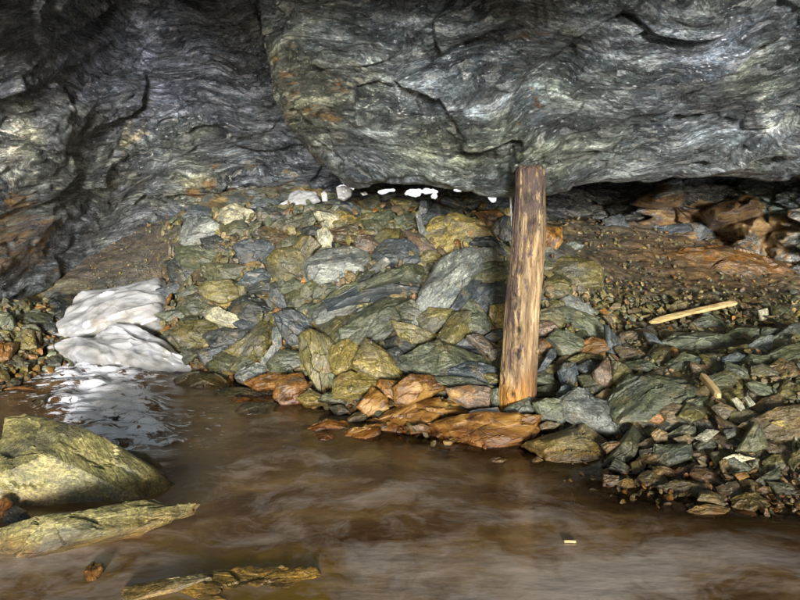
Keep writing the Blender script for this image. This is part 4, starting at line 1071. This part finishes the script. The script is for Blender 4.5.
# ------------------------------------------------------------------ the wooden prop
def build_prop():
    L = [(420, 499, 534), (400, 499, 535), (380, 500.5, 536), (350, 502.5, 537), (320, 504.5, 538.5), (300, 506.5, 540), (280, 508.3, 541.3), (262, 510.5, 542.5), (240, 512.3, 544.5), (222, 512.8, 545), (205, 514.5, 544.7), (190, 516, 545), (172, 516.5, 545.6), (166, 518, 544)]
    L = np.array(L)[::-1]
    pys = np.linspace(166.5, 420, 330); Lx = np.interp(pys, L[:, 0], L[:, 1]); Rx = np.interp(pys, L[:, 0], L[:, 2])
    na = 200; th_ = np.linspace(0, 2 * math.pi, na, endpoint=False)
    V = []; tint = []
    Y0 = 3.46
    for i, py in enumerate(pys):
        a = at(Lx[i], py, Y0); b = at(Rx[i], py, Y0); c = (a + b) / 2; r = (b[0] - a[0]) / 2
        ct, st = np.cos(th_), np.sin(th_)
        z = np.full(na, c[2])
        q = np.stack([ct * 1.6, st * 1.6, z * 2.2], 1)
        g = np.stack([ct * 7, st * 7, z * 2.0], 1)
        g2 = np.stack([ct * 15, st * 15, z * 5], 1)
        rr = r * (1 + fbm(q, 3, 3) * .07 + fbm(g, 4, 4) * .075 + fbm(g2, 3, 5) * .045)
        # knots and holes: (angle towards viewer is -90 deg)
        for (kx, kp, kr, dep) in KN:
            ax = math.asin(max(-1, min(1, (kx - (Lx[i] + Rx[i]) / 2) / ((Rx[i] - Lx[i]) / 2)))) - math.pi / 2
            da = (th_ - ax + math.pi) % (2 * math.pi) - math.pi
            dpx = np.sqrt((da * (Rx[i] - Lx[i]) / 2) ** 2 + ((py - kp) / 1.4) ** 2) / kr
            rr = rr - dep * r * np.exp(-dpx ** 2 * 1.2) + abs(dep) * .45 * r * np.exp(-(dpx - 1.7) ** 2 * 3)
        top = np.clip((pys[i] - 166.5) / 3, 0, 1) ** .5
        rr = rr * (.82 + .18 * top)
        zc = z + fbm(np.stack([ct * 3, st * 3, z * 0], 1), 3, 8) * .012 * (1 - np.clip(i / 12, 0, 1))
        for j in range(na): V.append((c[0] + rr[j] * ct[j], c[1] + rr[j] * st[j], zc[j]))
        # colour zones
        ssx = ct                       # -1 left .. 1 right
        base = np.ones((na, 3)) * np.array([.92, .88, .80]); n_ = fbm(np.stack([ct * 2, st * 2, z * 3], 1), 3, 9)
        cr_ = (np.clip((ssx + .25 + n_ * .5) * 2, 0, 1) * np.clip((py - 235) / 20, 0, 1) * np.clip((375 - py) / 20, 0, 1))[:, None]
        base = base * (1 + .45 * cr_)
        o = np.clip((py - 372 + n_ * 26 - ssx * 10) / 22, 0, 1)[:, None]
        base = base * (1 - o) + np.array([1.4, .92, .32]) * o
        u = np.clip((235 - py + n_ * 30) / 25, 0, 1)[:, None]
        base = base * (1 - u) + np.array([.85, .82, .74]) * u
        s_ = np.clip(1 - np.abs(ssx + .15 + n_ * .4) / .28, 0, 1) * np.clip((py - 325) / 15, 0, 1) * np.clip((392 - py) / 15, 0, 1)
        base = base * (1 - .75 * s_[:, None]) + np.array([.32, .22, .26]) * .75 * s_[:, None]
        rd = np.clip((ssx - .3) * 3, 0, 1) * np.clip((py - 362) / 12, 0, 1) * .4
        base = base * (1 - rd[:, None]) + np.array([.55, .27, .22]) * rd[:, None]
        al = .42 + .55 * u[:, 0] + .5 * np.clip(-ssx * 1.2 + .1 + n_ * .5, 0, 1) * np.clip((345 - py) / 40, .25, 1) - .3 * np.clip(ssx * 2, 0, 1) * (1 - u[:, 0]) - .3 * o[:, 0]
        for (kx, kp, kr, dep) in KN:
            ax = math.asin(max(-1, min(1, (kx - (Lx[i] + Rx[i]) / 2) / ((Rx[i] - Lx[i]) / 2)))) - math.pi / 2
            da = (th_ - ax + math.pi) % (2 * math.pi) - math.pi
            dpx = np.sqrt((da * (Rx[i] - Lx[i]) / 2) ** 2 + ((py - kp) / 1.4) ** 2) / kr
            k = np.clip(1.25 - dpx, 0, 1)[:, None] if dep > .1 else np.clip(1 - abs(dpx - 1), 0, .6)[:, None]
            base = base * (1 - k) + np.array([.05, .05, .06]) * k
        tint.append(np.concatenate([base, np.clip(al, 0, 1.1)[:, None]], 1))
    n = len(pys)
    c0 = len(V); V.append(tuple(np.mean(V[:na], 0) + np.array([0, 0, .004]))); V.append(tuple(np.mean(V[(n - 1) * na:n * na], 0)))
    T_ = np.concatenate(tint); T_ = np.concatenate([T_, T_[:1], T_[-1:]])
    F = []
    for i in range(n - 1):
        for j in range(na):
            k = (j + 1) % na; F.append((i * na + j, i * na + k, (i + 1) * na + k, (i + 1) * na + j))
    for j in range(na):
        F.append((c0, (j + 1) % na, j)); F.append((c0 + 1, (n - 1) * na + j, (n - 1) * na + (j + 1) % na))
    V = np.array(V); org = np.array([V[-1][0], V[-1][1], V[-1][2]])
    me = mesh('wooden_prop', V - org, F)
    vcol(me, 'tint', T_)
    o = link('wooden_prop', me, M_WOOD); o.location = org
    tag(o, 'weathered upright log prop wedged between the rubble and the roof', 'mine prop', None, 'thing')
KN = [(509.5, 390, 2.4, .16), (501.8, 377, 2.6, .16), (513, 299, 3.4, .05), (516, 327, 3.0, .14), (514.5, 351, 3.2, .12), (534, 349, 1.5, .14), (530, 225, 3.5, .04), (517, 266, 3, .05), (526, 198, 3, -.05)]
build_prop()

def plank(name, p0, p1, w, t, label, cat, mat, roll=.3):
    p0 = np.array(p0); p1 = np.array(p1); L = np.linalg.norm(p1 - p0); ax = (p1 - p0) / L
    up = np.array([0, -math.sin(roll), math.cos(roll)]); sd_ = np.cross(up, ax); sd_ /= np.linalg.norm(sd_); up = np.cross(ax, sd_)
    n = 60; V = []
    rs = np.random.default_rng(5)
    for k in range(n):
        f = k / (n - 1); x = f * L
        taper = min(1, .35 + f * 9, .55 + (1 - f) * 6)
        for (a, b) in [(-1, -1), (-1, .2), (-.8, 1), (0, 1.15), (.8, 1), (1, .2), (1, -1), (0, -1)]:
            jit = fbm(np.array([[x * 9, a * 2.1, b * 2.0]]), 3, 3)[0]
            V.append((x - L / 2, a * w / 2 * taper * (1 + jit * .3) + jit * .004, b * t / 2 * (1 + jit * .3) + math.sin(f * 3.1) * .014 * L))
    F = [tuple(range(7, -1, -1)), tuple(range((n - 1) * 8, n * 8))]
    for k in range(n - 1):
        for j in range(8): F.append((k * 8 + j, k * 8 + (j + 1) % 8, k * 8 + 8 + (j + 1) % 8, k * 8 + 8 + j))
    me = mesh(name, V, F, True, 35); o = link(name, me, mat)
    M = Matrix.Identity(4); c = (p0 + p1) / 2
    for i in range(3): M[i][0] = ax[i]; M[i][1] = sd_[i]; M[i][2] = up[i]; M[i][3] = c[i]
    o.matrix_world = M
    tag(o, label, cat, None, 'thing')
def onto(px, py, up=.05):
    P = hit(px, py); d = np.array([0, 0, CAMZ]) - P; d /= np.linalg.norm(d); return P + d * up
plank('wooden_batten', onto(650.5, 322, .10), onto(736, 303, .10), .040, .018, 'pale split wooden batten lying on the gravel behind the layered slab', 'batten', M_PALE, .5)
plank('wood_splinter', onto(702, 375, .14), onto(719, 396, .16), .034, .022, 'short pale wood splinter stuck in the stones beside the flat boulder slab', 'wood splinter', M_PALE, .6)
plank('wood_chip', atz(564, 541, .006), atz(576, 541.5, .006), .009, .007, 'small pale wood chip floating on the brown water', 'wood chip', M_PALE, 0)

# ------------------------------------------------------------------ smaller rocks in the gaps, then gravel
W_, H_ = 830, 560
mask = np.zeros((H_, W_), bool)
gx, gy = np.meshgrid(np.arange(W_), np.arange(H_))
def inpoly(poly, X, Y):
    r = np.zeros(X.shape, bool); n = len(poly)
    for i in range(n):
        x1, y1 = poly[i]; x2, y2 = poly[(i + 1) % n]
        if y1 == y2: continue
        c = ((y1 > Y) != (y2 > Y)) & (X < (x2 - x1) * (Y - y1) / (y2 - y1) + x1)
        r ^= c
    return r
def addmask(poly):
    p = np.array(poly); x0, x1 = int(max(0, p[:, 0].min() - 1)), int(min(W_, p[:, 0].max() + 2)); y0, y1 = int(max(0, p[:, 1].min() - 1)), int(min(H_, p[:, 1].max() + 2))
    if x1 > x0 and y1 > y0: mask[y0:y1, x0:x1] |= inpoly(poly, gx[y0:y1, x0:x1], gy[y0:y1, x0:x1])
for poly, lab, o in HERO: addmask(poly)
addmask([(499, 415), (502, 350), (512, 240), (516, 166), (546, 166), (544, 240), (538, 350), (534, 415)])
addmask(zz('K', '170 270 240 215 290 150 315 92 400 75 520 55 640 30 652 120 645 205 560 235 610 262 680 300 720 345 775 385 640 418 340 372 195 318'))
region = [(163, 225), (200, 212), (250, 202), (345, 205), (500, 211), (548, 222), (556, 285), (640, 300), (800, 306), (820, 330), (820, 515), (740, 505), (650, 484), (600, 462), (540, 440), (440, 436), (380, 425), (300, 398), (195, 368), (163, 330)]
rg = inpoly(region, gx, gy)
COLN = {'n': 'brown', 'g': 'grey green', 'o': 'olive', 'b': 'bluish grey', 'd': 'very dark', 'm': 'dark olive', 't': 'tan', 'p': 'pale', 'r': 'rusty', 'l': 'light grey', 'k': 'pinkish'}
anch = [(np.array(p).mean(0), l) for p, l, o in HERO if len(l.split()) <= 9]
usedlab = set(SHORT); usedrel = set(); fill = []
rs = random.Random(99)
MAXF = 300 - len(HERO)
for R in (15, 12.5, 10.5, 9, 7.5, 6.5):
    tries = 0
    while tries < 2600 and len(fill) < MAXF:
        tries += 1
        x = rs.uniform(165, 805); y = rs.uniform(200, 512)
        if not rg[int(y), int(x)]: continue
        if x > 560 and y < 330 and R > 8: continue
        a = R * rs.uniform(.95, 1.3); b = R * rs.uniform(.38, .72); t = rs.uniform(-.5, .5) if x > 300 else rs.uniform(-.2, .8)
        if x < 500: t = -t
        n = rs.choice([4, 5, 5, 6]); ph = rs.random() * 6
        pl = []
        for k in range(n):
            q = ph + (k + rs.uniform(-.25, .25)) * 2 * math.pi / n; s = rs.uniform(.85, 1.12)
            u, v = a * s * math.cos(q), b * s * math.sin(q)
            pl.append((x + u * math.cos(t) - v * math.sin(t), y + u * math.sin(t) + v * math.cos(t)))
        X0, X1, Y0, Y1 = int(max(0, x - a - 3)), int(x + a + 3), int(max(0, y - a - 3)), int(y + a + 3)
        sub = inpoly(pl, gx[Y0:Y1, X0:X1], gy[Y0:Y1, X0:X1]); tot = sub.sum()
        if tot < 20 or (mask[Y0:Y1, X0:X1] & sub).sum() > .22 * tot: continue
        east = x > 560
        cls = rs.choice('ggbbdgmmgbdm' if x < 330 else 'ggoobdmmgbmo' if not east else 'gnonotonnmogn')
        if 380 < x < 560 and y > 400: cls = rs.choice('rrtd')
        # what it lies above or below
        best = None
        for c, l in anch:
            dx, dy = x - c[0], y - c[1]
            if abs(dy) < abs(dx) * .8: continue
            rel = 'below' if dy > 0 else 'above'
            key = (l, rel)
            if key in usedrel: continue
            D = abs(dx) + abs(dy)
            if best is None or D < best[0]: best = (D, key)
        if best is None or best[0] > 75: continue
        D, (l, rel) = best
        lab = f"small {COLN[cls]} stone {'just ' if D < 35 else ''}{rel} the {l}"
        if len(lab.split()) > 16: lab = lab.replace('just ', '')
        usedrel.add((l, rel))
        addmask(pl)
        o = place('rock', pl, lab, 'rock', cls, rs.choice([.05, .1, .2, .3]), rs.choice(['h', 'f', 'h', 'f', 'd'] if east else ['d', 'd', 'h', 's']), .22 if east else .5, rs.uniform(-.01, .05), facets=4, seed=1000 + len(fill), nring=10, nang=48,
                  group='small rocks in the gaps of the rubble')
        fill.append(o)
print('HERO', len(HERO), 'FILL', len(fill))

def ico(sub):
    import bmesh
    bm = bmesh.new(); bmesh.ops.create_icosphere(bm, subdivisions=sub, radius=1)
    v = np.array([q.co[:] for q in bm.verts]); f = np.array([[w_.index for w_ in q.verts] for q in bm.faces]); bm.free()
    return v, f
def build_gravel():
    rg_ = np.random.default_rng(5)
    vs = []
    for sub in (2, 3):
        v0, f0 = ico(sub); var = []
        for k in range(14):
            v = v0.copy()
            for _ in range(9):
                nrm = rg_.normal(size=3); nrm /= np.linalg.norm(nrm); h = rg_.uniform(.45, .8)
                dd = v @ nrm - h; m_ = dd > 0; v[m_] -= np.outer(dd[m_], nrm)
            v *= np.array([1, rg_.uniform(.55, .85), rg_.uniform(.16, .36)])
            v += fbm(v * 4 + k * 5, 2, 3)[:, None] * v * .12
            var.append(v)
        vs.append((f0, var))
    Vs, Fs, Cs = [], [], []; nv = 0
    pal = np.array([CLS[c] for c in 'ggonntmotyro'])
    cnt = 0
    def put(px, py, size, up, hi):
        nonlocal nv, cnt
        P = hit(px, py)
        if P[1] > 6.8: return
        f0, var = vs[1 if hi else 0]
        v = var[rg_.integers(14)] * size
        tn = tnormal(P[0], P[1]); Nn = tn * .7 + rg_.normal(size=3) * .35 + np.array([0, -.25, 0]); Nn /= np.linalg.norm(Nn)
        a = rg_.uniform(0, 6.28); x_ = np.cross(Nn, [math.cos(a), math.sin(a), .3]); x_ /= np.linalg.norm(x_); y_ = np.cross(Nn, x_)
        w_ = v[:, :1] * x_ + v[:, 1:2] * y_ + v[:, 2:] * Nn + P + tn * up
        Vs.append(w_); Fs.append(f0 + nv); nv += len(w_)
        col = pal[rg_.integers(len(pal))] * rg_.uniform(.5, 1.25)
        Cs.append(np.concatenate([np.tile(col, (len(w_), 1)), np.full((len(w_), 1), rg_.choice([.0, .1, .3, .5]))], 1))
        cnt += 1
    n = 0
    while n < 6500:
        px, py = rg_.uniform(160, 830), rg_.uniform(198, 530)
        if not (rg[int(py), int(px)]): continue
        n += 1
        Y = hit(px, py)[1]
        inm = mask[int(py), int(px)]
        if inm and rg_.random() < .6: continue
        east = px > 555
        s_px = rg_.uniform(2.2, 6.5) if east else rg_.uniform(3, 8)
        if rg_.random() < .4: s_px *= .6
        size = s_px * Y / FPX * (1.15)
        put(px, py, size, (rg_.uniform(-.02, .02) if not inm else -.02), s_px > 4.5)
    # bank by the stream, hollow beside the prop, and shallows along the shore
    for (x0, x1, y0, y1, m_, a, b) in [(85, 168, 208, 290, 800, .5, 1.7), (560, 820, 290, 500, 1500, 1.2, 4), (-5, 80, 300, 395, 380, 2.5, 8), (560, 820, 215, 305, 1100, .7, 2.5), (560, 820, 470, 520, 260, 2, 6), (-5, 110, 355, 400, 90, 2, 6), (300, 600, 400, 450, 120, 2, 6)]:
        for _ in range(m_):
            px, py = rg_.uniform(x0, x1), rg_.uniform(y0, y1); Y = hit(px, py)[1]; s_px = rg_.uniform(a, b)
            if hit(px, py)[2] < -.03: continue
            put(px, py, s_px * Y / FPX * 1.2, rg_.uniform(-.02, .015), s_px > 4.5)
    V = np.concatenate(Vs); F = np.concatenate(Fs); C = np.concatenate(Cs)
    me = mesh('gravel', V, F, True, 32); vcol(me, 'tint', C)
    tag(link('gravel', me, M_GRAV), 'loose chips and gravel filling the rubble', None, None, 'stuff')
    print('gravel', cnt, len(V))
build_gravel()
EXPO = 0.6
# ------------------------------------------------------------------ light
w = bpy.data.worlds.new('World'); scene.world = w; w.use_nodes = True
nt = w.node_tree; nt.nodes.clear()
out = nt.nodes.new('ShaderNodeOutputWorld'); bg = nt.nodes.new('ShaderNodeBackground'); sk = nt.nodes.new('ShaderNodeTexSky')
sk.sky_type = 'NISHITA'; sk.sun_disc = False
SUN_EL, SUN_AZ = math.radians(6), math.radians(180 - 2)   # from behind the viewer, through the cave mouth
sk.sun_elevation = SUN_EL; sk.sun_rotation = SUN_AZ
bg.inputs[1].default_value = .15
nt.links.new(sk.outputs[0], bg.inputs[0]); nt.links.new(bg.outputs[0], out.inputs[0])
sd = bpy.data.lights.new('sun', 'SUN'); sun = bpy.data.objects.new('sun', sd); COL.objects.link(sun)
sd.energy = 5.0; sd.angle = math.radians(10); sd.color = (1, .98, .95)
dirn = Vector((math.sin(SUN_AZ) * math.cos(SUN_EL), math.cos(SUN_AZ) * math.cos(SUN_EL), math.sin(SUN_EL)))
sun.rotation_euler = dirn.to_track_quat('Z', 'Y').to_euler()
scene.view_settings.view_transform = 'Standard'; scene.view_settings.look = 'None'
scene.view_settings.gamma = 1; scene.view_settings.use_curve_mapping = False
scene.view_settings.exposure = EXPO
scene.cycles.use_denoising = True
scene.cycles.max_bounces = 4
scene.cycles.diffuse_bounces = 3
scene.cycles.glossy_bounces = 2
scene.cycles.use_adaptive_sampling = True
scene.cycles.adaptive_threshold = .03
